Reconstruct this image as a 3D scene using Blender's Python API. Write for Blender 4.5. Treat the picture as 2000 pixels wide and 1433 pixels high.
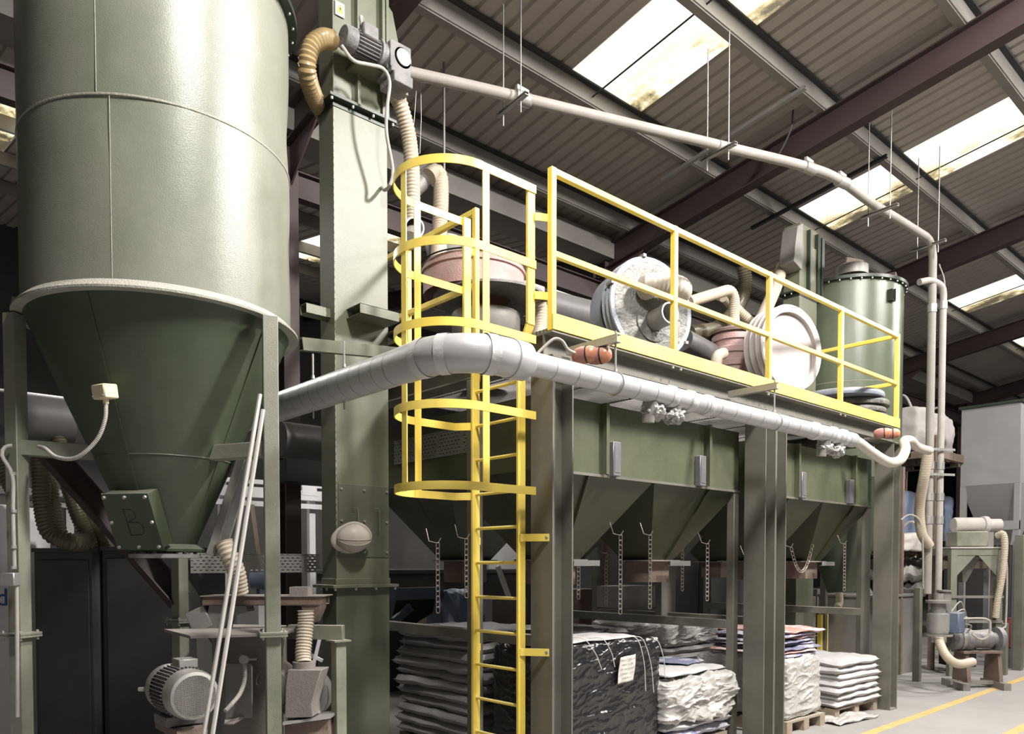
import bpy, math, random
from mathutils import Vector, Matrix, noise
random.seed(7)
for o in list(bpy.data.objects): bpy.data.objects.remove(o, do_unlink=True)
S = bpy.context.scene
COL = S.collection
R_ = math.radians
pi = math.pi

# ------------------------------------------------------------------ camera
FPX, YAW, PIT, PX, PY, CH = 1524.0, R_(47.93), R_(1.8), 1000.0, 1151.0, 1.62
cd = bpy.data.cameras.new('camera'); cam = bpy.data.objects.new('camera', cd); COL.objects.link(cam)
cd.sensor_width = 36; cd.sensor_fit = 'HORIZONTAL'; cd.lens = FPX / 2000 * 36
cd.shift_x = 0; cd.shift_y = (PY - 716.5) / 2000; cd.clip_start = 0.05; cd.clip_end = 200
cam.location = (0, 0, CH); cam.rotation_euler = (pi / 2 - PIT, 0, YAW - pi / 2)
S.camera = cam

# ------------------------------------------------------------------ light
S.view_settings.view_transform = 'Standard'; S.view_settings.look = 'None'
S.view_settings.gamma = 1; S.view_settings.exposure = 0.22; S.view_settings.use_curve_mapping = False
w = bpy.data.worlds.new('world'); S.world = w; w.use_nodes = True
bg = w.node_tree.nodes['Background']; bg.inputs[0].default_value = (0.93, 0.96, 1.0, 1); bg.inputs[1].default_value = 0.115

def area(name, loc, target, size, power, col=(1, 0.97, 0.93), sy=None):
    l = bpy.data.lights.new(name, 'AREA'); l.energy = power; l.size = size; l.color = col
    if sy: l.shape = 'RECTANGLE'; l.size_y = sy
    o = bpy.data.objects.new(name, l); COL.objects.link(o); o.location = loc
    o.rotation_euler = (Vector(target) - Vector(loc)).to_track_quat('-Z', 'Y').to_euler()
    return o
area('daylight_near_rooflight', (1.9, 0.3, 7.35), (3.3, 4.6, 2.2), 0.6, 430, sy=0.8)
area('daylight_middle_rooflight', (6.6, -0.6, 7.45), (4.2, 4.6, 2.2), 0.55, 760, sy=0.7)
area('daylight_far_rooflight', (11.3, -0.6, 7.45), (9.5, 4.4, 1.2), 1.0, 520, sy=1.8)
area('daylight_back_span', (2.6, 11.0, 6.7), (2.0, 9.0, 0.5), 1.1, 260, sy=3.0)
area('daylight_back_span_right', (10.2, 11.0, 6.7), (9.5, 9.0, 0.5), 1.1, 200, sy=3.0)
area('daylight_end_rooflight', (17.2, -0.6, 7.45), (14.5, 4.4, 0.8), 1.0, 520, sy=1.8)

# pixel of the photograph -> point of the place, on a known plane
_F = Vector((math.cos(YAW) * math.cos(PIT), math.sin(YAW) * math.cos(PIT), -math.sin(PIT)))
_R = Vector((math.sin(YAW), -math.cos(YAW), 0)); _U = _R.cross(_F)
def at(px, py, x=None, y=None, z=None, d=None):
    v = _F + _R * ((px - PX) / FPX) - _U * ((py - PY) / FPX)
    if x is not None: t = x / v.x
    elif y is not None: t = y / v.y
    elif z is not None: t = (z - CH) / v.z
    else: t = d
    return Vector((0, 0, CH)) + v * t

# ------------------------------------------------------------------ materials
def mat(name, col, rough=0.5, metal=0.0, dust=0.0, dustcol=(0.36, 0.33, 0.29), scale=2.5, var=0.25,
        bump=0.0, bscale=60, updust=0.0, emit=None, estr=0, alpha=1, trans=0, spec=0.5, wscale=None, col2=None, lo=0.42, hi=0.68):
    m = bpy.data.materials.new(name); m.use_nodes = True
    nt = m.node_tree; N = nt.nodes; L = nt.links; b = N['Principled BSDF']
    b.inputs['Roughness'].default_value = rough; b.inputs['Metallic'].default_value = metal
    b.inputs['Specular IOR Level'].default_value = spec
    if alpha < 1: b.inputs['Alpha'].default_value = alpha
    if trans: b.inputs['Transmission Weight'].default_value = trans
    tc = N.new('ShaderNodeTexCoord')
    n1 = N.new('ShaderNodeTexNoise'); n1.inputs['Scale'].default_value = scale; n1.inputs['Detail'].default_value = 6; n1.inputs['Roughness'].default_value = 0.6
    L.new(tc.outputs['Object'], n1.inputs['Vector'])
    n2 = N.new('ShaderNodeTexNoise'); n2.inputs['Scale'].default_value = scale * 9; n2.inputs['Detail'].default_value = 4
    L.new(tc.outputs['Object'], n2.inputs['Vector'])
    r1 = N.new('ShaderNodeMapRange'); r1.inputs[1].default_value = lo; r1.inputs[2].default_value = hi
    L.new(n1.outputs['Fac'], r1.inputs[0])
    a = N.new('ShaderNodeMix'); a.data_type = 'RGBA'
    c = Vector(col[:3])
    a.inputs[6].default_value = (*(c * (1 - var)), 1)
    a.inputs[7].default_value = (*(Vector(col2) if col2 else c * (1 + var)), 1)
    mx = N.new('ShaderNodeMath'); mx.operation = 'MULTIPLY_ADD'; mx.inputs[1].default_value = 0.5
    L.new(n2.outputs['Fac'], mx.inputs[0]); 
    hf = N.new('ShaderNodeMath'); hf.operation = 'MULTIPLY'; hf.inputs[1].default_value = 0.5
    L.new(r1.outputs[0], hf.inputs[0]); L.new(hf.outputs[0], mx.inputs[2])
    L.new(mx.outputs[0], a.inputs[0])
    out = a.outputs[2]
    if dust > 0 or updust > 0:
        d = N.new('ShaderNodeMix'); d.data_type = 'RGBA'; d.inputs[7].default_value = (*dustcol, 1)
        n3 = N.new('ShaderNodeTexNoise'); n3.inputs['Scale'].default_value = scale * 0.55; n3.inputs['Detail'].default_value = 8; n3.inputs['Roughness'].default_value = 0.65
        L.new(tc.outputs['Object'], n3.inputs['Vector'])
        r2 = N.new('ShaderNodeMapRange'); r2.inputs[1].default_value = 0.3; r2.inputs[2].default_value = 0.75
        r2.inputs[3].default_value = dust * 0.35; r2.inputs[4].default_value = min(1, dust * 1.6)
        L.new(n3.outputs['Fac'], r2.inputs[0])
        fac = r2.outputs[0]
        if updust > 0:
            g = N.new('ShaderNodeNewGeometry'); sx = N.new('ShaderNodeSeparateXYZ'); L.new(g.outputs['True Normal'], sx.inputs[0])
            r3 = N.new('ShaderNodeMapRange'); r3.inputs[1].default_value = 0.35; r3.inputs[2].default_value = 0.9; r3.inputs[4].default_value = updust
            L.new(sx.outputs[2], r3.inputs[0])
            ad = N.new('ShaderNodeMath'); ad.operation = 'ADD'; ad.use_clamp = True
            L.new(fac, ad.inputs[0]); L.new(r3.outputs[0], ad.inputs[1]); fac = ad.outputs[0]
        L.new(fac, d.inputs[0]); L.new(out, d.inputs[6]); out = d.outputs[2]
    L.new(out, b.inputs['Base Color'])
    if bump > 0:
        nb = N.new('ShaderNodeTexNoise'); nb.inputs['Scale'].default_value = bscale; nb.inputs['Detail'].default_value = 5
        L.new(tc.outputs['Object'], nb.inputs['Vector'])
        bp = N.new('ShaderNodeBump'); bp.inputs['Strength'].default_value = bump; bp.inputs['Distance'].default_value = 0.02
        L.new(nb.outputs['Fac'], bp.inputs['Height']); L.new(bp.outputs[0], b.inputs['Normal'])
    if emit:
        b.inputs['Emission Color'].default_value = (*emit, 1); b.inputs['Emission Strength'].default_value = estr
    return m
M = {}
DU = (0.37, 0.345, 0.305)
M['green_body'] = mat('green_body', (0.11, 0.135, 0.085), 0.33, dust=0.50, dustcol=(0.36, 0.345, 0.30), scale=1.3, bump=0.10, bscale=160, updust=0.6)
M['green_cone_shaded'] = mat('green_cone_shaded', (0.030, 0.052, 0.023), 0.40, dust=0.10, dustcol=DU, scale=1.6, bump=0.08, bscale=160, updust=0.3)  # same paint as the body; shade of the down-facing cone put into the colour
M['green_leg'] = mat('green_leg', (0.105, 0.122, 0.08), 0.5, dust=0.48, dustcol=DU, scale=4, bump=0.12, bscale=120, updust=0.7, col2=(0.15, 0.18, 0.11))
M['green_elev'] = mat('green_elev', (0.090, 0.102, 0.052), 0.42, dust=0.24, dustcol=DU, scale=2.2, bump=0.07, bscale=150, updust=0.7)
M['green_hopper_shaded'] = mat('green_hopper_shaded', (0.030, 0.034, 0.013), 0.40, dust=0.08, dustcol=(0.2, 0.18, 0.15), scale=1.6, bump=0.06, bscale=30)  # darker copy of the bin green, with the shade underneath painted in
M['green_silo2'] = mat('green_silo2', (0.075, 0.10, 0.055), 0.28, dust=0.16, dustcol=(0.30, 0.29, 0.25), scale=1.3, bump=0.10, bscale=160, updust=0.6)
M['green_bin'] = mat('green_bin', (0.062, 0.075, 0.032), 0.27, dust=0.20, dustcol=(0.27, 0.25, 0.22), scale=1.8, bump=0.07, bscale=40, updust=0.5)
M['green_frame'] = mat('green_frame', (0.088, 0.086, 0.068), 0.45, dust=0.34, dustcol=(0.30, 0.28, 0.24), scale=3, bump=0.06, bscale=110, updust=0.8)
M['green_clean_shaded'] = mat('green_clean_shaded', (0.055, 0.068, 0.035), 0.45, dust=0.22, dustcol=DU, scale=2.0, bump=0.07, bscale=150, updust=0.7)  # less dusty green, darkened to paint in the shadow low on the elevator
M['dark_flange'] = mat('dark_flange', (0.018, 0.03, 0.018), 0.4, dust=0.05, updust=0.5)
M['weld'] = mat('weld', (0.30, 0.31, 0.25), 0.6, dust=0.4, scale=20, bump=0.3)
M['dusty_green'] = mat('dusty_green', (0.20, 0.21, 0.17), 0.8, dust=0.75, dustcol=(0.42, 0.40, 0.35), scale=8, bump=0.4, bscale=90, updust=0.8)
M['yellow'] = mat('yellow', (0.90, 0.66, 0.06), 0.38, dust=0.22, dustcol=(0.88, 0.77, 0.42), scale=3, var=0.08, updust=0.7)  # pale dust tint also paints the lit tops into the yellow
M['duct_white'] = mat('duct_white', (0.49, 0.49, 0.50), 0.36, metal=0.15, dust=0.3, dustcol=(0.48, 0.465, 0.45), scale=3, var=0.06, bump=0.05, bscale=30)
M['tape'] = mat('tape', (0.53, 0.52, 0.52), 0.5, dust=0.2, dustcol=(0.6, 0.58, 0.55), scale=6, var=0.06, bump=0.25, bscale=25)
M['galv'] = mat('galv', (0.42, 0.41, 0.40), 0.42, metal=0.55, dust=0.35, dustcol=(0.42, 0.40, 0.37), scale=4, updust=0.6, bump=0.04)
M['dull_metal'] = mat('dull_metal', (0.23, 0.22, 0.21), 0.5, metal=0.3, dust=0.45, dustcol=(0.33, 0.31, 0.28), scale=5, updust=0.7, bump=0.08)
M['dark_duct'] = mat('dark_duct', (0.11, 0.105, 0.11), 0.5, metal=0.2, dust=0.3, dustcol=(0.2, 0.19, 0.18), scale=3, updust=0.4)
M['housing_grey'] = mat('housing_grey', (0.15, 0.145, 0.165), 0.35, metal=0.2, dust=0.15, dustcol=(0.4, 0.38, 0.36), scale=6, updust=0.8)
M['dusty_pipe'] = mat('dusty_pipe', (0.27, 0.25, 0.23), 0.6, dust=0.4, dustcol=(0.34, 0.31, 0.28), scale=3, bump=0.05, updust=0.4)
M['bolt'] = mat('bolt', (0.55, 0.53, 0.50), 0.4, metal=0.5, dust=0.3)
M['chain'] = mat('chain', (0.33, 0.29, 0.26), 0.45, metal=0.6, dust=0.35, dustcol=(0.45, 0.40, 0.36), scale=20)
M['hose'] = mat('hose', (0.50, 0.41, 0.29), 0.5, dust=0.35, dustcol=(0.50, 0.46, 0.40), scale=5, updust=0.4, var=0.12)
M['hose_amber'] = mat('hose_amber', (0.30, 0.21, 0.09), 0.30, dust=0.22, dustcol=(0.36, 0.30, 0.2), scale=5, updust=0.35)
M['hose_dark'] = mat('hose_dark', (0.10, 0.085, 0.05), 0.35, dust=0.12, dustcol=(0.22, 0.2, 0.15), scale=5, updust=0.3)
M['hose_white'] = mat('hose_white', (0.55, 0.50, 0.43), 0.5, dust=0.3, dustcol=(0.62, 0.58, 0.52), scale=6, var=0.08)
M['conduit'] = mat('conduit', (0.34, 0.315, 0.295), 0.55, dust=0.4, dustcol=(0.45, 0.42, 0.38), scale=8)
M['cable'] = mat('cable', (0.05, 0.05, 0.05), 0.5, dust=0.3, dustcol=(0.2, 0.19, 0.18), scale=8)
M['cast'] = mat('cast', (0.075, 0.075, 0.08), 0.6, dust=0.42, dustcol=(0.33, 0.31, 0.30), scale=14, bump=0.3, bscale=60, updust=0.8)
M['rust'] = mat('rust', (0.13, 0.085, 0.07), 0.75, dust=0.35, dustcol=(0.27, 0.22, 0.19), scale=7, bump=0.3, bscale=60, updust=0.8, col2=(0.2, 0.12, 0.09))
M['maroon'] = mat('maroon', (0.045, 0.026, 0.026), 0.6, dust=0.14, dustcol=(0.15, 0.12, 0.115), scale=1.5, updust=0.2)
M['maroon_col'] = mat('maroon_col', (0.06, 0.036, 0.033), 0.6, dust=0.22, dustcol=(0.16, 0.115, 0.105), scale=2.5, updust=0.2)
M['purlin'] = mat('purlin', (0.23, 0.215, 0.20), 0.6, metal=0.1, dust=0.5, dustcol=(0.33, 0.305, 0.275), scale=1.2, bump=0.05)
M['purlin_dark'] = mat('purlin_dark', (0.035, 0.035, 0.035), 0.7, dust=0.1, dustcol=(0.1, 0.095, 0.09))
M['roof'] = mat('roof', (0.44, 0.395, 0.36), 0.7, dust=0.3, dustcol=(0.46, 0.415, 0.375), scale=1.0, var=0.14)
M['dark_wall'] = mat('dark_wall', (0.05, 0.048, 0.05), 0.8, dust=0.1, scale=1)
M['black_plastic'] = mat('black_plastic', (0.010, 0.009, 0.010), 0.24, dust=0.04, dustcol=(0.12, 0.11, 0.11), scale=3, bump=1.0, bscale=5.5, spec=0.8)
M['grey_film'] = mat('grey_film', (0.34, 0.33, 0.32), 0.3, dust=0.3, dustcol=(0.3, 0.28, 0.26), scale=9, bump=0.8, bscale=30)
M['clear_film'] = mat('clear_film', (0.50, 0.485, 0.47), 0.32, dust=0.25, dustcol=(0.45, 0.42, 0.38), scale=5, bump=0.8, bscale=9)
M['white_sack'] = mat('white_sack', (0.52, 0.505, 0.505), 0.55, dust=0.25, dustcol=(0.45, 0.42, 0.40), scale=4, bump=0.35, bscale=14, var=0.1)
M['grey_sack'] = mat('grey_sack', (0.34, 0.325, 0.32), 0.5, dust=0.3, dustcol=(0.18, 0.17, 0.17), scale=4, bump=0.4, bscale=14, var=0.2)
M['print_sack'] = mat('print_sack', (0.66, 0.62, 0.64), 0.5, scale=9, var=0.1, col2=(0.10, 0.11, 0.30), lo=0.5, hi=0.56)
M['orange_sack'] = mat('orange_sack', (0.62, 0.26, 0.18), 0.5, scale=7, var=0.2, col2=(0.68, 0.6, 0.6), lo=0.5, hi=0.54)
M['blue_sack'] = mat('blue_sack', (0.07, 0.09, 0.22), 0.5, scale=7, var=0.2, col2=(0.6, 0.58, 0.6), lo=0.55, hi=0.58)
M['wood'] = mat('wood', (0.33, 0.25, 0.17), 0.8, dust=0.4, dustcol=(0.42, 0.37, 0.31), scale=8, bump=0.2, updust=0.5)
M['wood_dark'] = mat('wood_dark', (0.14, 0.09, 0.06), 0.8, dust=0.3, dustcol=(0.3, 0.25, 0.2), scale=8, bump=0.2, updust=0.5)
M['paper'] = mat('paper', (0.62, 0.58, 0.53), 0.7, scale=5, var=0.06)
M['ink'] = mat('ink', (0.03, 0.03, 0.04), 0.7)
M['strap'] = mat('strap', (0.55, 0.53, 0.52), 0.5)
M['cream_box'] = mat('cream_box', (0.72, 0.62, 0.42), 0.45, scale=8, var=0.06)
M['signal_red'] = mat('signal_red', (0.33, 0.07, 0.06), 0.5, dust=0.32, dustcol=(0.50, 0.36, 0.34), scale=18, updust=0.7)
M['signal_orange'] = mat('signal_orange', (0.55, 0.16, 0.045), 0.35, dust=0.30, dustcol=(0.55, 0.40, 0.34), scale=14, updust=0.6)
M['pink_steel'] = mat('pink_steel', (0.42, 0.20, 0.19), 0.6, dust=0.45, dustcol=(0.52, 0.44, 0.41), scale=5, bump=0.25, updust=0.8)
M['lid_blue'] = mat('lid_blue', (0.19, 0.24, 0.33), 0.42, metal=0.1, dust=0.45, dustcol=(0.42, 0.41, 0.41), scale=4, bump=0.2, updust=0.6)
M['lid_dusty'] = mat('lid_dusty', (0.085, 0.085, 0.075), 0.5, metal=0.2, dust=0.40, dustcol=(0.38, 0.365, 0.35), scale=9, bump=0.7, bscale=26, var=0.4)
M['pale_pink'] = mat('pale_pink', (0.46, 0.415, 0.41), 0.6, dust=0.3, dustcol=(0.45, 0.41, 0.40), scale=3, var=0.05)
M['hat'] = mat('hat', (0.62, 0.57, 0.52), 0.45, dust=0.5, dustcol=(0.42, 0.36, 0.31), scale=9, var=0.08)
M['grey_tank'] = mat('grey_tank', (0.27, 0.27, 0.275), 0.5, dust=0.4, dustcol=(0.30, 0.29, 0.285), scale=1.5, var=0.15, bump=0.04)
M['white_bag'] = mat('white_bag', (0.55, 0.52, 0.50), 0.7, dust=0.4, dustcol=(0.42, 0.38, 0.35), scale=3, bump=0.5, bscale=7)
M['blue_paint'] = mat('blue_paint', (0.08, 0.12, 0.2), 0.5, dust=0.3, dustcol=(0.2, 0.2, 0.22), scale=6, updust=0.7)
M['blue_bag'] = mat('blue_bag', (0.20, 0.27, 0.42), 0.5, dust=0.25, dustcol=(0.35, 0.35, 0.38), scale=4, bump=0.5, bscale=8)
M['blue_letter'] = mat('blue_letter', (0.05, 0.08, 0.30), 0.5)
M['white_paint'] = mat('white_paint', (0.70, 0.69, 0.70), 0.5, dust=0.15, scale=4, var=0.06)
M['black'] = mat('black', (0.012, 0.012, 0.013), 0.7)
M['black_mark'] = mat('black_mark', (0.008, 0.012, 0.008), 0.6)
M['alu_pole'] = mat('alu_pole', (0.60, 0.58, 0.55), 0.45, metal=0.2, dust=0.2, scale=9, var=0.08)
M['brown_plate'] = mat('brown_plate', (0.22, 0.19, 0.175), 0.65, dust=0.5, dustcol=(0.25, 0.225, 0.205), scale=5, bump=0.15, updust=0.9)
M['sign_yellow'] = mat('sign_yellow', (0.75, 0.52, 0.08), 0.5)
M['red_drum'] = mat('red_drum', (0.35, 0.05, 0.05), 0.5, dust=0.3, dustcol=(0.4, 0.25, 0.23))
M['dust_heap'] = mat('dust_heap', (0.50, 0.47, 0.44), 0.9, scale=6, var=0.1, bump=0.3)

def skylight_mat(name, seed, dirt=1.0):
    m = bpy.data.materials.new(name); m.use_nodes = True
    nt = m.node_tree; N = nt.nodes; L = nt.links; b = N['Principled BSDF']
    tc = N.new('ShaderNodeTexCoord'); sp = N.new('ShaderNodeSeparateXYZ'); L.new(tc.outputs['Object'], sp.inputs[0])
    n = N.new('ShaderNodeTexNoise'); n.inputs['Scale'].default_value = 1.5; n.inputs['Detail'].default_value = 9; n.inputs['Roughness'].default_value = 0.68
    mp = N.new('ShaderNodeMapping'); mp.inputs['Location'].default_value = (seed * 3.1, seed * 1.7, 0); mp.inputs['Scale'].default_value = (1.2, 0.9, 1)
    L.new(tc.outputs['Object'], mp.inputs[0]); L.new(mp.outputs[0], n.inputs['Vector'])
    def math_(op, a, b_=None, c_=None, clamp=False):
        q = N.new('ShaderNodeMath'); q.operation = op; q.use_clamp = clamp
        for k, v in enumerate((a, b_, c_)):
            if v is None: continue
            if isinstance(v, (int, float)): q.inputs[k].default_value = v
            else: L.new(v, q.inputs[k])
        return q.outputs[0]
    side = math_('MULTIPLY_ADD', sp.outputs[0], 1.5, 0.02, True)          # grime washes towards one edge of the sheet
    nz = math_('SUBTRACT', n.outputs['Fac'], 0.40)
    g = math_('MULTIPLY', math_('MULTIPLY', side, nz), 7.0 * dirt, None, True)
    g = math_('MULTIPLY_ADD', math_('MULTIPLY', nz, 2.2, None, True), 0.30, g, True)
    st = math_('MULTIPLY_ADD', math_('SINE', math_('MULTIPLY', sp.outputs[0], 2 * math.pi / 0.19)), 0.06, 0.06)   # grime stripes that also paint the ribs' shading into the glow
    g = math_('ADD', g, st, None, True)
    cr = N.new('ShaderNodeValToRGB'); e = cr.color_ramp.elements
    e[0].position = 0.0; e[0].color = (1.0, 0.985, 0.93, 1); e[1].position = 0.95; e[1].color = (0.05, 0.042, 0.02, 1)
    k = cr.color_ramp.elements.new(0.28); k.color = (0.92, 0.83, 0.60, 1); k = cr.color_ramp.elements.new(0.62); k.color = (0.42, 0.34, 0.17, 1)
    L.new(g, cr.inputs[0])
    b.inputs['Base Color'].default_value = (0.5, 0.47, 0.4, 1); b.inputs['Roughness'].default_value = 0.6
    L.new(cr.outputs[0], b.inputs['Emission Color']); b.inputs['Emission Strength'].default_value = 1.15
    return m
def floor_mat():
    m = mat('concrete', (0.27, 0.26, 0.25), 0.75, dust=0.5, dustcol=(0.41, 0.39, 0.375), scale=0.9, var=0.22, bump=0.12, bscale=18)
    return m
M['floor'] = floor_mat()
M['line_yellow'] = mat('line_yellow', (0.66, 0.42, 0.08), 0.7, dust=0.35, dustcol=(0.46, 0.42, 0.36), scale=7)

# ------------------------------------------------------------------ mesh builder
def frame_from(d, up=(0, 0, 1)):
    d = Vector(d).normalized(); up = Vector(up)
    if abs(d.dot(up)) > 0.98: up = Vector((0, 1, 0)) if abs(d.y) < 0.9 else Vector((1, 0, 0))
    s = d.cross(up).normalized(); u = s.cross(d).normalized()
    return s, u, d
def smooth_path(pts, step=0.03):
    P = [Vector(p) for p in pts]
    if len(P) == 2:
        n = max(2, int((P[1] - P[0]).length / step)); return [P[0].lerp(P[1], i / n) for i in range(n + 1)]
    Q = [P[0] * 2 - P[1]] + P + [P[-1] * 2 - P[-2]]; out = []
    for i in range(1, len(Q) - 2):
        a, b, c, d = Q[i - 1:i + 3]; n = max(2, int((c - b).length / step))
        for k in range(n):
            t = k / n
            out.append(0.5 * ((2 * b) + (c - a) * t + (2 * a - 5 * b + 4 * c - d) * t * t + (3 * b - a - 3 * c + d) * t ** 3))
    out.append(P[-1]); return out
class MB:
    def __init__(s): s.v = []; s.f = []
    def quad(s, *p):
        i = len(s.v); s.v += [Vector(q) for q in p]; s.f.append(tuple(range(i, i + len(p)))); return s
    def box(s, x0, x1, y0, y1, z0, z1, m=None):
        i = len(s.v)
        for z in (z0, z1):
            for x, y in ((x0, y0), (x1, y0), (x1, y1), (x0, y1)): s.v.append(Vector((x, y, z)))
        if m is not None:
            for k in range(i, i + 8): s.v[k] = m @ s.v[k]
        for f in ((3, 2, 1, 0), (4, 5, 6, 7), (0, 1, 5, 4), (1, 2, 6, 5), (2, 3, 7, 6), (3, 0, 4, 7)): s.f.append(tuple(i + a for a in f))
        return s
    def bar(s, p0, p1, w, h=None, up=(0, 0, 1)):
        h = h or w; p0, p1 = Vector(p0), Vector(p1); a, u, d = frame_from(p1 - p0, up); i = len(s.v)
        for p in (p0, p1):
            for x, y in ((-w / 2, -h / 2), (w / 2, -h / 2), (w / 2, h / 2), (-w / 2, h / 2)): s.v.append(p + a * x + u * y)
        for f in ((0, 1, 2, 3), (7, 6, 5, 4), (0, 4, 5, 1), (1, 5, 6, 2), (2, 6, 7, 3), (3, 7, 4, 0)): s.f.append(tuple(i + k for k in f))
        return s
    def ibeam(s, p0, p1, w, h, t=0.012, up=(0, 0, 1)):
        p0, p1 = Vector(p0), Vector(p1); a, u, d = frame_from(p1 - p0, up)
        s.bar(p0 + u * (h / 2 - t / 2), p1 + u * (h / 2 - t / 2), w, t, up); s.bar(p0 - u * (h / 2 - t / 2), p1 - u * (h / 2 - t / 2), w, t, up)
        s.bar(p0, p1, t * 0.8, h - 2 * t, up); return s
    def channel(s, p0, p1, w, h, t=0.006, up=(0, 0, 1), side=1):
        p0, p1 = Vector(p0), Vector(p1); a, u, d = frame_from(p1 - p0, up)
        s.bar(p0 + u * (h / 2 - t / 2), p1 + u * (h / 2 - t / 2), w, t, up); s.bar(p0 - u * (h / 2 - t / 2), p1 - u * (h / 2 - t / 2), w, t, up)
        o = a * side * (w / 2 - t / 2); s.bar(p0 + o, p1 + o, t, h - 2 * t, up); return s
    def tube(s, pts, r, n=12, caps=True):
        P = [Vector(p) for p in pts]; m = len(P); rr = r if callable(r) else (lambda k: r)
        ts = []
        for k in range(m):
            t = (P[min(k + 1, m - 1)] - P[max(k - 1, 0)]); ts.append(t.normalized() if t.length > 1e-9 else Vector((0, 0, 1)))
        a, u, d = frame_from(ts[0]); i = len(s.v)
        for k in range(m):
            if k: 
                q = ts[k - 1].rotation_difference(ts[k]); a = q @ a; u = q @ u
            R = rr(k)
            for j in range(n):
                an = 2 * pi * j / n; s.v.append(P[k] + (a * math.cos(an) + u * math.sin(an)) * R)
        for k in range(m - 1):
            for j in range(n):
                j2 = (j + 1) % n; s.f.append((i + k * n + j, i + k * n + j2, i + (k + 1) * n + j2, i + (k + 1) * n + j))
        if caps:
            s.f.append(tuple(i + j for j in reversed(range(n)))); s.f.append(tuple(i + (m - 1) * n + j for j in range(n)))
        return s
    def cyl(s, p0, p1, r, n=20, r1=None, caps=True):
        p0, p1 = Vector(p0), Vector(p1); r1 = r if r1 is None else r1
        return s.tube([p0, p1], lambda k: r if k == 0 else r1, n, caps)
    def lathe(s, prof, c=(0, 0, 0), n=48, axis=(0, 0, 1), cap0=False, cap1=False):
        c = Vector(c); a, u, d = frame_from(axis)
        if abs(Vector(axis).normalized().z) > 0.98: a, u = Vector((1, 0, 0)), Vector((0, 1, 0))
        i = len(s.v)
        for r, h in prof:
            for j in range(n):
                an = 2 * pi * j / n; s.v.append(c + (a * math.cos(an) + u * math.sin(an)) * r + d * h)
        for k in range(len(prof) - 1):
            for j in range(n):
                j2 = (j + 1) % n; s.f.append((i + k * n + j, i + k * n + j2, i + (k + 1) * n + j2, i + (k + 1) * n + j))
        if cap0: s.f.append(tuple(i + j for j in reversed(range(n))))
        if cap1: s.f.append(tuple(i + (len(prof) - 1) * n + j for j in range(n)))
        return s
    def prism(s, poly, off):
        off = Vector(off); n = len(poly); i = len(s.v); s.v += [Vector(p) for p in poly] + [Vector(p) + off for p in poly]
        s.f.append(tuple(i + k for k in range(n))); s.f.append(tuple(i + n + k for k in reversed(range(n))))
        for k in range(n): s.f.append((i + k, i + n + k, i + n + (k + 1) % n, i + (k + 1) % n))
        return s
    def bolt(s, p, nrm, r=0.012, h=0.012):
        p = Vector(p); return s.cyl(p, p + Vector(nrm).normalized() * h, r, 6, r * 0.85)
    def build(s, name, m, parent=None, bevel=0, smooth=30, solid=0, label=None):
        me = bpy.data.meshes.new(name); o = bpy.data.objects.new(name, me); COL.objects.link(o)
        if parent is not None:
            org = Vector(parent['_w']); o.parent = parent; o['_w'] = list(org)
        else:
            xs = [v.x for v in s.v]; ys = [v.y for v in s.v]; zs = [v.z for v in s.v]
            org = Vector(((min(xs) + max(xs)) / 2, (min(ys) + max(ys)) / 2, min(zs))); o.location = org; o['_w'] = list(org)
        me.from_pydata([v - org for v in s.v], [], s.f); me.update()
        import bmesh
        b = bmesh.new(); b.from_mesh(me); bmesh.ops.recalc_face_normals(b, faces=b.faces); b.to_mesh(me); b.free()
        me.materials.append(M[m])
        if smooth:
            for p in me.polygons: p.use_smooth = True
            me.set_sharp_from_angle(angle=R_(smooth))
        if solid:
            md = o.modifiers.new('t', 'SOLIDIFY'); md.thickness = solid; md.offset = 0
        if bevel:
            md = o.modifiers.new('b', 'BEVEL'); md.width = bevel; md.segments = 1; md.limit_method = 'ANGLE'; md.angle_limit = R_(40)
        if label: o['label'] = label
        return o
def thing(name, loc, label, cat, group=None):
    o = bpy.data.objects.new(name, None); COL.objects.link(o); o.location = loc; o.empty_display_size = 0.1
    o['_w'] = list(Vector(loc)); o['label'] = label; o['category'] = cat
    if group: o['group'] = group
    return o
def tag(o, label, cat, group=None):
    o['label'] = label; o['category'] = cat
    if group: o['group'] = group
    return o
def struct(o): o['kind'] = 'structure'; return o
def rotbox(mb, c, sz, rz=0, rx=0, ry=0):
    m = Matrix.Translation(Vector(c)) @ Matrix.Rotation(rz, 4, 'Z') @ Matrix.Rotation(ry, 4, 'Y') @ Matrix.Rotation(rx, 4, 'X')
    return mb.box(-sz[0] / 2, sz[0] / 2, -sz[1] / 2, sz[1] / 2, -sz[2] / 2, sz[2] / 2, m)
def hose(path, r, pitch=0.022, depth=0.10, n=16, step=None):
    step = step or pitch / 4; P = smooth_path(path, step)
    # even out spacing
    L = [0]
    for i in range(1, len(P)): L.append(L[-1] + (P[i] - P[i - 1]).length)
    N = max(8, int(L[-1] / step)); Q = []; j = 0
    for k in range(N + 1):
        s = L[-1] * k / N
        while j < len(P) - 2 and L[j + 1] < s: j += 1
        t = (s - L[j]) / max(1e-9, L[j + 1] - L[j]); Q.append(P[j].lerp(P[j + 1], min(1, t)))
    return MB().tube(Q, lambda k: r * (1 + depth * (math.cos(2 * pi * (L[-1] * k / N) / pitch) * 0.5)), n)
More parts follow.
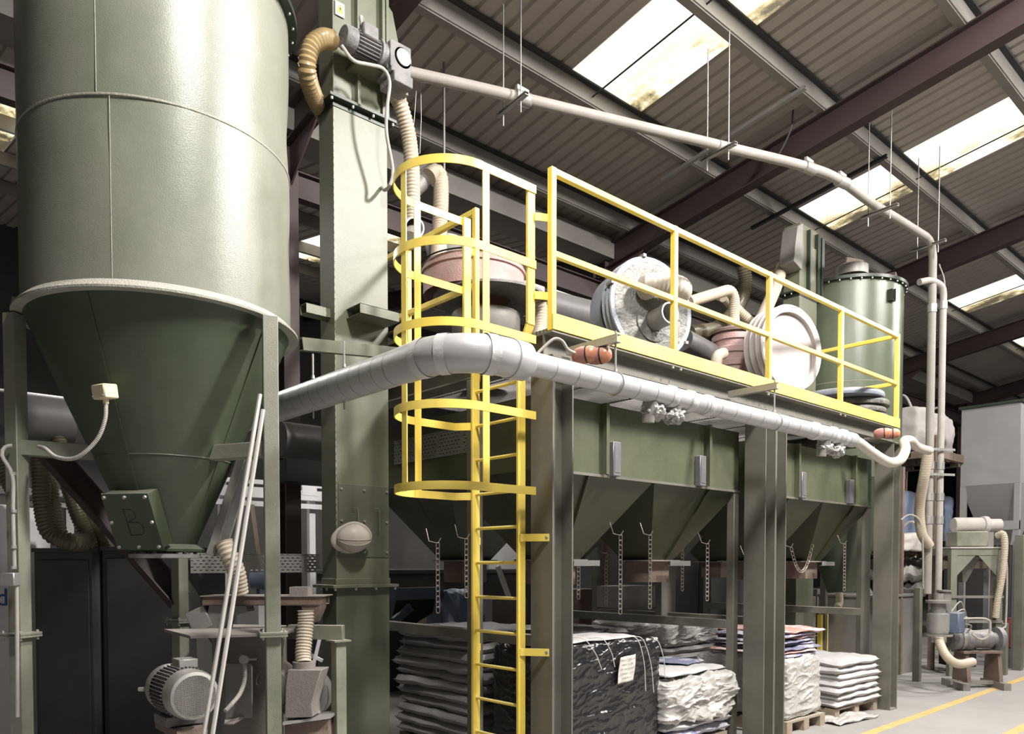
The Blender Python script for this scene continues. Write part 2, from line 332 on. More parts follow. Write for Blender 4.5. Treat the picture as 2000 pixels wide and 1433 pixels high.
def text_mesh(body, size, mat_, parent, M4, name, extrude=0.0):
    cu = bpy.data.curves.new(name, 'FONT'); cu.body = body; cu.size = size; cu.extrude = extrude; cu.align_x = 'CENTER'; cu.align_y = 'CENTER'
    o = bpy.data.objects.new(name, cu); COL.objects.link(o)
    dg = bpy.context.evaluated_depsgraph_get(); me = bpy.data.meshes.new_from_object(o.evaluated_get(dg))
    bpy.data.objects.remove(o, do_unlink=True)
    me.transform(Matrix.Translation(-Vector(parent['_w'])) @ M4); me.materials.clear(); me.materials.append(M[mat_])
    n = bpy.data.objects.new(name, me); COL.objects.link(n); n.parent = parent; n['_w'] = parent['_w']
    return n
# ================================================================== SETTING
XA, XB = -9.0, 46.0
def slope(Y): return 7.69 - 0.16 * Y           # underside of the roof sheets of the near span
def slope2(Y): return 6.40 + 0.16 * (Y - 8.0)  # the span beyond the valley
struct(MB().box(XA, XB, -8, 17, -0.12, 0).build('floor', 'floor', smooth=0))
struct(MB().box(XA, XB, 17, 17.15, 0, 8.5).build('wall_back', 'dark_wall', smooth=0))
struct(MB().box(XB, XB + 0.15, -8, 17, 0, 8.8).build('wall_right', 'dark_wall', smooth=0))
struct(MB().box(XA - 0.15, XA, -1.0, 17, 0, 8.8).build('wall_left', 'dark_wall', smooth=0))
# painted floor line
a = at(1700, 1431, z=0); b = at(1995, 1326, z=0); d = (b - a).normalized(); p0 = a - d * 2.5; p1 = a + d * 30
struct(MB().bar(p0 + Vector((0, 0, 0.001)), p1 + Vector((0, 0, 0.001)), 0.10, 0.004).build('trim_1', 'line_yellow', smooth=0))
a = at(1975, 1432, z=0)
struct(MB().bar(a - d * 2 + Vector((0, 0, 0.001)), a + d * 30 + Vector((0, 0, 0.001)), 0.10, 0.004).build('trim_2', 'line_yellow', smooth=0))
# ribbed roof
def ribbed(x0, x1, y0, y1, zf, name, m, pitch=0.19):
    mb = MB(); xs = []; x = x0
    k = math.floor(x0 / pitch)
    pr = []
    while k * pitch < x1 + pitch:
        b0 = k * pitch
        for dx, dz in ((0, 0), (0.12, 0), (0.135, 0.032), (0.165, 0.032), (0.18, 0)): pr.append((b0 + dx, dz))
        k += 1
    pr = [(min(max(x, x0), x1), z) for x, z in pr]
    q = [pr[0]]
    for p in pr[1:]:
        if p[0] > q[-1][0] + 1e-5: q.append(p)
    i = 0
    for x, dz in q:
        mb.v.append(Vector((x, y0, zf(y0) + dz))); mb.v.append(Vector((x, y1, zf(y1) + dz)))
    for j in range(len(q) - 1): mb.f.append((2 * j, 2 * j + 2, 2 * j + 3, 2 * j + 1))
    return mb.build(name, m, smooth=0, solid=0.004)
sky = [(6.05, 7.15), (10.75, 11.85), (16.6, 17.75), (20.6, 21.75), (26, 27.1), (31, 32.1)]
RY0, RY1, SY0, SY1 = -7.0, 8.0, 2.75, 5.85
struct(ribbed(XA, XB, SY1, RY1, slope, 'ceiling', 'roof'))
cur = XA
struct(ribbed(XA, XB, RY0, -1.9, slope, 'ceiling', 'roof')); struct(ribbed(XA, XB, 1.3, SY0, slope, 'ceiling', 'roof'))
for q_, (a_, b_) in enumerate(((1.35, 2.45), (6.05, 7.15), (10.75, 11.85), (16.6, 17.75))):
    struct(ribbed(cur, a_, -1.9, 1.3, slope, 'ceiling', 'roof')); M['skyn%d' % q_] = skylight_mat('dirty_rooflight', q_ + 20)
    struct(ribbed(a_, b_, -1.9, 1.3, slope, 'window_%d' % (20 + q_), 'skyn%d' % q_)); cur = b_
struct(ribbed(cur, XB, -1.9, 1.3, slope, 'ceiling', 'roof'))
cur = XA; n = 0
for a_, b_ in sky:
    struct(ribbed(cur, a_, SY0, SY1, slope, 'ceiling', 'roof'))
    n += 1; M['sky%d' % n] = skylight_mat('dirty_rooflight', n)
    struct(ribbed(a_, b_, SY0, SY1, slope, 'window_%d' % n, 'sky%d' % n)); cur = b_
struct(ribbed(cur, XB, SY0, SY1, slope, 'ceiling', 'roof'))
sky2 = [(0.9, 2.05), (6.3, 7.4), (10.5, 11.7), (15.5, 16.6)]
cur = XA
for a_, b_ in sky2:
    struct(ribbed(cur, a_, 10.3, 13.4, slope2, 'ceiling', 'roof'))
    n += 1; M['sky%d' % n] = skylight_mat('dirty_rooflight', n)
    struct(ribbed(a_, b_, 10.3, 13.4, slope2, 'window_%d' % n, 'sky%d' % n)); cur = b_
struct(ribbed(cur, XB, 10.3, 13.4, slope2, 'ceiling', 'roof'))
struct(ribbed(XA, XB, 8.0, 10.3, slope2, 'ceiling', 'roof')); struct(ribbed(XA, XB, 13.4, 17, slope2, 'ceiling', 'roof'))
# purlins: pale zed sections with a dark top flange
for Yp in (1.45, 2.9, 4.35, 5.8, 7.2):
    zt = slope(Yp) - 0.003
    o = struct(MB().bar((XA, Yp, zt - 0.10), (XB, Yp, zt - 0.10), 0.06, 0.17).build('purlin', 'purlin', smooth=0))
    struct(MB().bar((XA, Yp - 0.055, zt - 0.012), (XB, Yp - 0.055, zt - 0.012), 0.07, 0.02).build('flange', 'purlin_dark', o, smooth=0))
    struct(MB().bar((XA, Yp + 0.03, zt - 0.19), (XB, Yp + 0.03, zt - 0.19), 0.09, 0.02).build('flange', 'purlin', o, smooth=0))
for Yp in (9.3, 10.8, 12.3, 13.8):
    zt = slope2(Yp) - 0.003
    struct(MB().bar((XA, Yp, zt - 0.10), (XB, Yp, zt - 0.10), 0.06, 0.17).build('purlin', 'purlin', smooth=0))
# rafters and valley columns
for X in (-6.25, -1.25, 3.8, 8.8, 13.8, 18.8, 23.8, 28.8, 33.8):
    up = Vector((0, 0.16, 1)).normalized()
    p0 = Vector((X, -7, slope(-7) - 0.19 - 0.17)); p1 = Vector((X, 7.75, slope(7.75) - 0.19 - 0.17))
    o = struct(MB().ibeam(p0, p1, 0.16, 0.33, 0.016, up=(0, 0, 1)).build('rafter', 'maroon', smooth=0))
    p0 = Vector((X, 7.75, slope2(7.75) - 0.36)); p1 = Vector((X, 17, slope2(17) - 0.36))
    struct(MB().ibeam(p0, p1, 0.16, 0.33, 0.016).build('rafter', 'maroon', smooth=0))
    c = MB(); c.ibeam((X, 7.75, 0), (X, 7.75, 6.1), 0.17, 0.24, 0.014, up=(0, 1, 0))
    c.prism([(X - 0.01, 7.62, 5.55), (X - 0.01, 7.62, 6.12), (X - 0.01, 6.7, 6.28)], (0.02, 0, 0))
    struct(c.build('column', 'maroon_col', smooth=0))
    for Yp in (2.9, 4.35, 5.8):
        zt = slope(Yp)
        struct(MB().bar((X + 0.32, Yp, zt - 0.17), (X + 0.03, Yp + 0.02, zt - 0.50), 0.04, 0.006).build('brace', 'purlin', smooth=0))
# valley gutter and tie beam
struct(MB().channel((XA, 7.75, 6.20), (XB, 7.75, 6.20), 0.45, 0.28, 0.01).build('gutter', 'purlin', smooth=0))
struct(MB().ibeam((XA, 7.75, 5.62), (XB, 7.75, 5.62), 0.12, 0.28, 0.012).build('tie_beam', 'maroon', smooth=0))
# anti-sag rods between purlins
for X in (1.4, 6.35, 11.3, 16.9, 21.0):
    struct(MB().cyl((X, 5.75, slope(5.75) - 0.14), (X, 1.5, slope(1.5) - 0.14), 0.009, 8).build('sag_rod', 'purlin_dark'))

# ================================================================== SILO
CX, CY = 1.627, 4.939; ZR, ZT = 3.035, 4.93
def silo():
    t = thing('silo', (CX, CY, 0), 'large dusty green steel silo with conical hopper standing on legs at the left', 'silo')
    prof = [(0.738, ZR + 0.02)]
    mb = MB()
    # body with shallow dents
    n = 96; zs = [ZR + 0.01 + (ZT - ZR) * k / 40 for k in range(41)]
    dents = [((-0.35, ZR + 0.5), 0.22, 0.012), ((-2.2, 3.9), 0.3, 0.01), ((-0.45, 4.25), 0.28, 0.016), ((-1.35, 4.45), 0.22, 0.008)]
    i = 0
    for z in zs:
        for j in range(n):
            an = 2 * pi * j / n; r = 0.738
            for (da, dz), w_, dp in dents:
                dd = ((math.atan2(math.sin(an - da), math.cos(an - da))) * 0.74) ** 2 + (z - dz) ** 2
                r -= dp * math.exp(-dd / (w_ * w_) * 2)
            r += 0.0015 * noise.noise(Vector((math.cos(an) * 3, math.sin(an) * 3, z * 2)))
            mb.v.append(Vector((CX + r * math.cos(an), CY + r * math.sin(an), z)))
    for k in range(40):
        for j in range(n): mb.f.append((k * n + j, k * n + (j + 1) % n, (k + 1) * n + (j + 1) % n, (k + 1) * n + j))
    body = mb.build('body', 'green_body', t, smooth=60)
    w1 = MB().lathe([(0.738, 3.992), (0.742, 3.996), (0.742, 4.004), (0.738, 4.008)], (CX, CY, 0), 96)
    for az in (-2.02, -2.14): pass
    for az, z0, z1 in ((R_(233), ZR + 0.03, 3.99), (R_(228), 4.01, ZT)):
        p = Vector((CX + 0.739 * math.cos(az), CY + 0.739 * math.sin(az), 0)); w1.cyl(p + Vector((0, 0, z0)), p + Vector((0, 0, z1)), 0.0022, 6)
    w1.build('weld_seam', 'weld', body)
    MB().lathe([(0.70, ZT), (0.79, ZT), (0.79, ZT + 0.012), (0.79, ZT + 0.03), (0.70, ZT + 0.03)], (CX, CY, 0), 96).build('top_flange', 'dark_flange', t)
    bl = MB()
    for k in range(36):
        a = 2 * pi * k / 36; bl.bolt((CX + 0.767 * math.cos(a), CY + 0.767 * math.sin(a), ZT), (0, 0, -1), 0.010, 0.014)
    bl.build('flange_bolts', 'bolt', t)
    MB().lathe([(0.79, ZT + 0.03), (0.5, ZT + 0.18), (0.0, ZT + 0.22)], (CX, CY, 0), 64).build('roof', 'green_body', t)
    # skirt ring: sloping dusty lip
    MB().lathe([(0.736, ZR + 0.045), (0.783, ZR + 0.0), (0.783, ZR - 0.012), (0.70, ZR - 0.012)], (CX, CY, 0), 96).build('skirt_ring', 'dusty_green', t)
    cone = MB().lathe([(0.725, ZR - 0.012), (0.385, 2.24), (0.17, 1.745)], (CX, CY, 0), 96).build('hopper', 'green_cone_shaded', t, smooth=60)
    s = MB().lathe([(0.386, 2.236), (0.389, 2.24), (0.386, 2.245)], (CX, CY, 0), 96)
    for az in (R_(222), R_(300)):
        a0 = Vector((CX + 0.727 * math.cos(az), CY + 0.727 * math.sin(az), ZR - 0.02)); a1 = Vector((CX + 0.172 * math.cos(az), CY + 0.172 * math.sin(az), 1.75))
        s.bar(a0, a1, 0.012, 0.004)
    s.build('seam', 'green_cone_shaded', cone)
    MB().lathe([(0.15, 1.70), (0.215, 1.70), (0.215, 1.715), (0.17, 1.745)], (CX, CY, 0), 40).build('outlet_collar', 'green_cone_shaded', t)
    fl = MB().lathe([(0.0, 1.662), (0.20, 1.662), (0.20, 1.685), (0.0, 1.685)], (CX - 0.02, CY - 0.03, 0), 32)
    for a in range(6): fl.bolt((CX + 0.17 * math.cos(a), CY + 0.17 * math.sin(a), 1.685), (0, 0, 1), 0.012, 0.03)
    fl.build('slide_gate', 'galv', t)
    # lifting lug
    az = (at(107, 552, d=4.5) - Vector((CX, CY, 0))); az = math.atan2(az.y, az.x)
    c = Vector((CX + 0.77 * math.cos(az), CY + 0.77 * math.sin(az), ZR + 0.055)); tn = Vector((-math.sin(az), math.cos(az), 0)); rn = Vector((math.cos(az), math.sin(az), 0))
    lug = MB(); i = 0; ro = []; ri = []
    outl = [(-0.045, -0.035), (0.045, -0.035), (0.045, 0.02), (0.02, 0.05), (-0.02, 0.05), (-0.045, 0.02)]
    N_ = 18
    for k in range(N_):
        a = 2 * pi * k / N_; ri.append((0.016 * math.cos(a), 0.016 * math.sin(a)))
        # outer point on outline by ray
        best = None
        for q in range(len(outl)):
            x1, y1 = outl[q]; x2, y2 = outl[(q + 1) % len(outl)]; dx, dy = math.cos(a), math.sin(a); den = dx * (y2 - y1) - dy * (x2 - x1)
            if abs(den) > 1e-9:
                tt = (x1 * (y2 - y1) - y1 * (x2 - x1)) / den; uu = (x1 * dy - y1 * dx) / den
                if tt > 0 and -1e-6 <= uu <= 1 + 1e-6: best = tt if best is None else min(best, tt)
        ro.append((math.cos(a) * best, math.sin(a) * best))
    for off in (0, 0.012):
        for x, z in ro + ri: lug.v.append(c + tn * x + Vector((0, 0, z)) + rn * off)
    for k in range(N_):
        k2 = (k + 1) % N_
        lug.f += [(k, k2, N_ + k2, N_ + k), (2 * N_ + k, 3 * N_ + k, 3 * N_ + k2, 2 * N_ + k2), (k, 2 * N_ + k, 2 * N_ + k2, k2), (N_ + k, N_ + k2, 3 * N_ + k2, 3 * N_ + k)]
    lug.build('lifting_lug', 'dusty_green', t)
    # legs
    legs = [(0.884, 5.116, R_(35)), (1.963, 4.211, R_(70)), (1.944, 5.644, R_(20))]
    for x, y, rz in legs:
        l = rotbox(MB(), (x, y, (ZR - 0.02) / 2), (0.082, 0.082, ZR - 0.02), rz).build('leg', 'green_leg', t, bevel=0.004)
        rotbox(MB(), (x, y, 1.235), (0.15, 0.15, 0.012), rz).build('joint_plate', 'green_leg', l); rotbox(MB(), (x, y, 1.220), (0.15, 0.15, 0.012), rz).build('joint_plate', 'green_leg', l); rotbox(MB(), (x, y, 0.006), (0.18, 0.18, 0.012), rz).build('base_plate', 'green_leg', l)
        bb = MB()
        for sx in (-1, 1):
            for sy in (-1, 1):
                p = Vector((x, y, 1.214)) + Matrix.Rotation(rz, 3, 'Z') @ Vector((sx * 0.058, sy * 0.058, 0)); bb.cyl(p - Vector((0, 0, .016)), p + Vector((0, 0, .04)), 0.008, 6)
        bb.build('bolts', 'bolt', l)
    # stub braces between leg and hopper
    for (x, y, rz), pa in ((legs[0], (195, 902)), (legs[1], (412, 905))):
        q = at(*pa, d=4.35); z = 2.275; dr = (Vector((CX, CY, 0)) - Vector((x, y, 0))).normalized()
        e = Vector((CX, CY, 0)) - dr * 0.38; s0 = Vector((x, y, z)); s1 = Vector((e.x, e.y, z))
        MB().bar(s0, s1, 0.075, 0.085).build('cross_brace', 'green_leg', t, bevel=0.003)
    # access plate with the hand-drawn letter, bolted to the lower hopper
    az = R_(217); sl = Vector((math.cos(az) * 0.398, math.sin(az) * 0.398, 0.918)).normalized()  # up the cone
    nrm = Vector((math.cos(az) * 0.918, math.sin(az) * 0.918, -0.398)).normalized()
    tn = sl.cross(nrm).normalized()
    if tn.dot(_R) < 0: tn = -tn
    cc = Vector((CX, CY, 0)) + Vector((math.cos(az), math.sin(az), 0)) * 0.262 + Vector((0, 0, 1.885)) + nrm * 0.055
    wa, hb = 0.15, 0.170
    pl = MB(); c4 = [cc - tn * wa - sl * hb, cc + tn * wa - sl * hb, cc + tn * wa + sl * hb, cc - tn * wa + sl * hb]
    pl.prism(c4, -nrm * 0.012); plate = pl.build('access_plate', 'green_cone_shaded', t, bevel=0.002)
    MB().prism([p - nrm * 0.012 - (p - cc) * 0.04 for p in c4], -nrm * 0.09).build('door_frame', 'green_cone_shaded', plate)
    for u_ in (-1, 0, 1):
        for v_ in (-1, 0, 1):
            if u_ or v_: MB().bolt(cc + tn * u_ * wa * 0.86 + sl * v_ * hb * 0.88, nrm, 0.011, 0.012).build('bolt', 'bolt', plate)
    def pp(u_, v_): return cc + tn * u_ + sl * v_ + nrm * 0.002
    B = MB().tube([pp(-0.035, 0.08), pp(-0.03, -0.08)], 0.0016, 6)
    B.tube(smooth_path([pp(-0.04, 0.08), pp(0.02, 0.07), pp(0.03, 0.03), pp(-0.03, 0.0)], 0.01), 0.0016, 6)
    B.tube(smooth_path([pp(-0.03, 0.0), pp(0.05, -0.01), pp(0.05, -0.07), pp(-0.035, -0.08)], 0.01), 0.0016, 6)
    B.build('letter', 'black_mark', plate)
    # dust chute strip down the right side of the hopper
    az = R_(326)
    for o_, w_, mm in ((0.0, 0.10, 'dull_metal'), (0.0, 0.03, 'galv')):
        a0 = Vector((CX + (0.46) * math.cos(az), CY + 0.46 * math.sin(az), 2.30)); a1 = Vector((CX + 0.26 * math.cos(az), CY + 0.26 * math.sin(az), 1.68))
        MB().bar(a0 + (_R * 0.03 if w_ < .05 else Vector()), a1 + (_R * 0.03 if w_ < .05 else Vector()), w_, 0.05 if w_ > .05 else 0.09).build('side_chute', mm, t, bevel=0.003)
    # cable clipped to the left leg
    lx, ly = 0.80, 5.06
    return t
SILO = silo()
# junction box with flexible conduit on the hopper
def junction():
    c = at(205, 765, d=4.12)
    t = thing('junction_box', c - Vector((0, 0, 0.035)), 'cream junction box with ribbed conduit on the dark green hopper', 'electrical box')
    rz = YAW - pi / 2 + R_(-28)
    rotbox(MB(), c, (0.105, 0.085, 0.075), rz, rx=R_(8)).build('box_body', 'cream_box', t, bevel=0.006)
    v = Matrix.Rotation(rz, 3, 'Z') @ Vector((0, -1, 0)); h = Matrix.Rotation(rz, 3, 'Z') @ Vector((1, 0, 0))
    s = MB()
    for a in (-1, 1):
        for b in (-1, 1): s.bolt(c + v * 0.040 + h * a * 0.042 + Vector((0, 0, b * 0.028)), v, 0.004, 0.004)
    s.build('screws', 'bolt', t)
    path = [at(207, 783, d=4.12), at(205, 820, d=4.1), at(188, 860, d=4.1), at(150, 893, d=4.1), at(112, 893, d=4.15), at(88, 876, d=4.22), at(76, 872, d=4.3)]
    hose(path, 0.0105, 0.009, 0.16, 10).build('flexible_conduit', 'conduit', t)
    MB().cyl(at(207, 776, d=4.12), at(207, 788, d=4.12), 0.015, 10).build('cable_gland', 'cream_box', t)
junction()
# cable conduit clipped down the left leg
def leg_cable():
    t = thing('leg_conduit', at(30, 1400, d=4.28), 'grey cable conduit clipped down the left silo leg', 'conduit')
    p = [at(24, 870, d=4.3), at(10, 873, d=4.28), at(4, 890, d=4.26), at(24, 930, d=4.26), at(25, 1000, d=4.27), at(28, 1110, d=4.28)]
    MB().tube(smooth_path(p), 0.011, 10).build('cable', 'conduit', t)
    for yy in (925, 998, 1068, 1108): MB().cyl(at(26, yy - 3, d=4.27), at(26, yy + 3, d=4.27), 0.017, 10).build('clip', 'galv', t)
    b = at(20, 1131, d=4.26); rotbox(MB(), b, (0.078, 0.06, 0.072), YAW - pi / 2).build('switch_box', 'galv', t, bevel=0.004)
    MB().tube(smooth_path([at(32, 1142, d=4.28), at(33, 1200, d=4.28), at(34, 1400, d=4.28)]), 0.011, 10).build('lower_cable', 'conduit', t)
leg_cable()

# ================================================================== BUCKET ELEVATOR
def elevator(name, label, x0, x1, y0, y1, zf, ztop, zlow, big=True):
    t = thing(name, ((x0 + x1) / 2, (y0 + y1) / 2, 0), label, 'bucket elevator')
    c1 = MB().box(x0, x1, y0, y1, zlow, zf).build('casing', 'green_elev', t, bevel=0.003)
    MB().box(x0, x1, y0, y1, 0.0, zlow).build('boot_casing', 'green_clean_shaded', t, bevel=0.003)
    if big:
        wd = MB()
        k = 0; z = 1.7
        while z < zf - 0.1:
            wd.box(x0 - 0.001, x0 + 0.005, y0 - 0.003, y0 + 0.002, z, z + 0.035); z += 0.055
        wd.build('stitch_weld', 'weld', c1)
    for zz, mm in ((zf, 'dark_flange'), (zlow, 'green_elev')):
        f = MB().box(x0 - 0.055, x1 + 0.055, y0 - 0.055, y1 + 0.055, zz - 0.012, zz + 0.012)
        f.box(x0 - 0.006, x1 + 0.006, y0 - 0.006, y1 + 0.006, zz - 0.055, zz - 0.012) if zz == zf else f.box(x0 - 0.006, x1 + 0.006, y0 - 0.006, y1 + 0.006, zz + 0.012, zz + 0.06)
        fo = f.build('flange', mm, t, bevel=0.002)
        for k in range(4): MB().bolt((x0 - 0.03 + (x1 - x0 + 0.06) * k / 3, y0 - 0.035, zz - 0.012), (0, 0, -1), 0.011, 0.02).build('bolt', 'bolt', fo)
        for k in range(1, 3): MB().bolt((x0 - 0.035, y0 + (y1 - y0) * k / 2.5, zz - 0.012), (0, 0, -1), 0.011, 0.02).build('bolt', 'bolt', fo)
    MB().box(x0 + 0.002, x1 - 0.002, y0 + 0.003, y1 - 0.003, zf + 0.012, ztop).build('head_casing', 'green_elev', t, bevel=0.003)
    p = MB(); xa = x0 + (x1 - x0) * 0.46; xb = x1 - 0.07
    p.box(xa, xb, y0 - 0.022, y0 + 0.003, zf + 0.02, zf + 0.60); p.build('cover_panel', 'green_elev', t, bevel=0.003)
    for x in (xa - 0.02, xb + 0.015, x1 - 0.02): MB().box(x - 0.012, x + 0.012, y0 - 0.045, y0 + 0.003, zf + 0.015, ztop - 0.05).build('guide_rail', 'green_elev' if big else 'dark_flange', t)
    # discharge chute on the right
    MB().prism([(x1 - 0.002, y0 + 0.02, ztop - 0.10), (x1 + 0.07, y0 + 0.02, ztop - 0.16), (x1 + 0.22, y0 + 0.02, zf + 0.30), (x1 + 0.08, y0 + 0.02, zf + 0.30), (x1 - 0.002, y0 + 0.02, zf + 0.50)], (0, y1 - y0 - 0.04, 0)).build('discharge_chute', 'green_elev', t, bevel=0.003)
    return t
EX0, EX1, EY0, EY1 = 2.985, 3.46, 5.30, 5.52
el = elevator('bucket_elevator', 'tall dusty green elevator casing beside the big silo with a motor at its head', EX0, EX1, EY0, EY1, 5.10, 6.15, 1.457)
# lower inspection door
dr = MB().box(EX0 + 0.02, EX1 - 0.01, EY0 - 0.008, EY0 + 0.002, 1.68, 2.24).build('inspection_door', 'green_clean_shaded', el, bevel=0.002)
b = MB()
for zz in (1.72, 1.96, 2.20):
    for xx in (EX0 + 0.04, EX0 + 0.24, EX1 - 0.03): b.bolt((xx, EY0 - 0.008, zz), (0, -1, 0), 0.012, 0.012)
b.build('door_bolts', 'bolt', dr)
for xx in (EX0 + 0.17, EX0 + 0.36):
    h = MB().tube([(xx - 0.04, EY0 - 0.01, 2.06), (xx - 0.04, EY0 - 0.04, 2.06), (xx, EY0 - 0.04, 2.06), (xx, EY0 - 0.04, 1.88), (xx, EY0 - 0.01, 1.88)], 0.003, 6); h.build('wire_handle', 'galv', dr)
# open box stubs on the casing
for (x, y, s) in ((EX0 - 0.06, EY0 + 0.12, 'L'), (EX0 + 0.27, EY0 - 0.0, 'F'), (EX1 + 0.03, EY0 + 0.04, 'R')):
    m_ = MB(); z = 3.49; q = 0.005
    if s == 'F':
        X0, X1, Y0, Y1 = EX0 + 0.10, EX1 - 0.03, EY0 - 0.20, EY0
        for bx in ((X0, X1, Y0, Y1, z, z + q), (X0, X1, Y0, Y1, z + 0.07, z + 0.07 + q), (X0, X1, Y0, Y0 + q, z, z + 0.075), (X0, X1, Y1 - q, Y1, z, z + 0.075)): m_.box(*bx)
    elif s == 'L':
        X0, X1, Y0, Y1 = EX0 - 0.20, EX0, EY0 + 0.06, EY0 + 0.16
        for bx in ((X0, X1, Y0, Y1, z, z + q), (X0, X1, Y0, Y1, z + 0.07, z + 0.07 + q), (X0, X1, Y0, Y0 + q, z, z + 0.075), (X0, X1, Y1 - q, Y1, z, z + 0.075)): m_.box(*bx)
    else:
        X0, X1, Y0, Y1 = EX1, EX1 + 0.06, EY0 - 0.15, EY0 + 0.1
        for bx in ((X0, X1, Y0, Y1, z - .1, z - .1 + q), (X0, X1, Y0, Y1, z - 0.03, z - 0.03 + q), (X1 - q, X1, Y0, Y1, z - .1, z - 0.025)): m_.box(*bx)
    m_.build('bracket_stub', 'green_elev', el, bevel=0.001)
# gear motor on the head
def gearmotor():
    g = thing('gear_motor', at(700, 100, y=5.1), 'dusty grey gear motor with finned body on the elevator head', 'motor')
    A = at(663, 62, y=5.08); B = at(735, 95, y=5.08); ax = Vector((1, 0, 0))
    c = at(700, 78, y=5.06)
    z = c.z; y = 5.10; x0 = 3.0; 
    MB().lathe([(0.0, 0), (0.075, 0.0), (0.085, 0.02), (0.085, 0.09), (0.078, 0.09)], (2.955, y, z), 28, axis=(1, 0, 0)).build('fan_cowl', 'cast', g)
    mb = MB().cyl((3.045, y, z), (3.24, y, z), 0.07, 24)
    for k in range(22):
        a = 2 * pi * k / 22
        u = Vector((0, math.cos(a), math.sin(a))); p = Vector((3.05, y, z)) + u * 0.078
        mb.bar(p, p + Vector((0.18, 0, 0)), 0.006, 0.022, up=u)
    mb.build('finned_body', 'cast', g)
    MB().box(3.07, 3.20, y - 0.10, y - 0.03, z + 0.02, z + 0.12).build('terminal_box', 'cast', g, bevel=0.01)
    MB().lathe([(0.0, 0), (0.10, 0), (0.10, 0.02), (0.085, 0.04), (0.085, 0.08)], (3.24, y, z), 28, axis=(1, 0, 0)).build('bell_flange', 'cast', g)
    gb = MB().box(3.31, 3.49, y - 0.09, y + 0.12, z - 0.13, z + 0.10)
    gb.box(3.33, 3.50, y - 0.10, y + 0.10, z - 0.20, z - 0.12)
    for k in range(4): gb.box(3.30, 3.33, y - 0.095 + k * 0.05, y - 0.085 + k * 0.05, z - 0.10, z + 0.09)
    gb.build('gearbox', 'cast', g, bevel=0.022)
    MB().lathe([(0.075, -0.03), (0.075, 0.0), (0.062, 0.0), (0.062, 0.012), (0.0, 0.014)], (3.415, y - 0.09, z + 0.0), 28, axis=(0, -1, 0)).build('shaft_cover', 'dull_metal', g)
    MB().box(3.10, 3.40, y + 0.02, 5.3, z - 0.10, z - 0.08).box(3.33, 3.46, y + 0.02, 5.3, z - 0.05, z + 0.05).build('mounting_plate', 'green_elev', g)
    MB().tube(smooth_path([(3.08, y - 0.06, z + 0.10), (3.08, y - 0.04, z + 0.17), (3.12, y, z + 0.19), (3.14, y + 0.03, z + 0.12)], 0.01), 0.014, 10).build('lead', 'conduit', g)
gearmotor()
# warning sign
def sign():
    c = at(664, 18, y=EY0 - 0.01); t = thing('warning_sign', c - Vector((0, 0, .06)), 'small yellow and white electrical warning sign above the gear motor', 'sign')
    MB().box(c.x - 0.038, c.x + 0.038, EY0 - 0.010, EY0 - 0.002, c.z - 0.05, c.z + 0.05).build('plate', 'white_paint', t)
    MB().prism([(c.x - 0.032, EY0 - 0.013, c.z - 0.025), (c.x + 0.032, EY0 - 0.013, c.z - 0.025), (c.x, EY0 - 0.013, c.z + 0.035)], (0, 0.003, 0)).build('triangle', 'sign_yellow', t, smooth=0)
    MB().prism([(c.x + 0.004, EY0 - 0.016, c.z + 0.018), (c.x - 0.008, EY0 - 0.016, c.z + 0.0), (c.x + 0.001, EY0 - 0.016, c.z + 0.0), (c.x - 0.004, EY0 - 0.016, c.z - 0.018), (c.x + 0.009, EY0 - 0.016, c.z + 0.004), (c.x + 0.0, EY0 - 0.016, c.z + 0.004)], (0, 0.003, 0)).build('lightning_bolt', 'ink', t, smooth=0)
sign()
# hoses at the head
tag(hose([at(648, 78, y=5.2), at(628, 76, y=5.15), at(606, 95, y=5.15), at(600, 140, y=5.2), at(612, 185, y=5.35), at(630, 220, y=5.6), at(650, 260, y=5.9)], 0.062, 0.030, 0.16, 20).build('ribbed_hose', 'hose_amber'),
    'amber ribbed hose curling down beside the elevator head', 'hose')
tag(hose([at(768, 178, y=5.42), at(782, 205, y=5.45), at(798, 265, y=5.5), at(805, 330, y=5.5), at(806, 400, y=5.5), at(803, 462, y=5.5)], 0.062, 0.030, 0.12, 20).build('ribbed_hose', 'hose'),
    'beige ribbed hose dropping from the elevator discharge chute', 'hose')
tag(MB().tube(smooth_path([at(668, 90, y=5.08), at(690, 118, y=5.02), at(720, 126, y=5.02), at(748, 134, y=5.02), at(761, 160, y=5.02), at(756, 210, y=5.05), at(755, 260, y=5.08), at(767, 330, y=5.1), at(762, 360, y=5.12), at(752, 371, y=5.2), at(746, 366, y=5.29)]), 0.013, 10).build('looped_conduit', 'conduit'),
    'thin grey conduit looping from the gear motor down the casing', 'conduit')
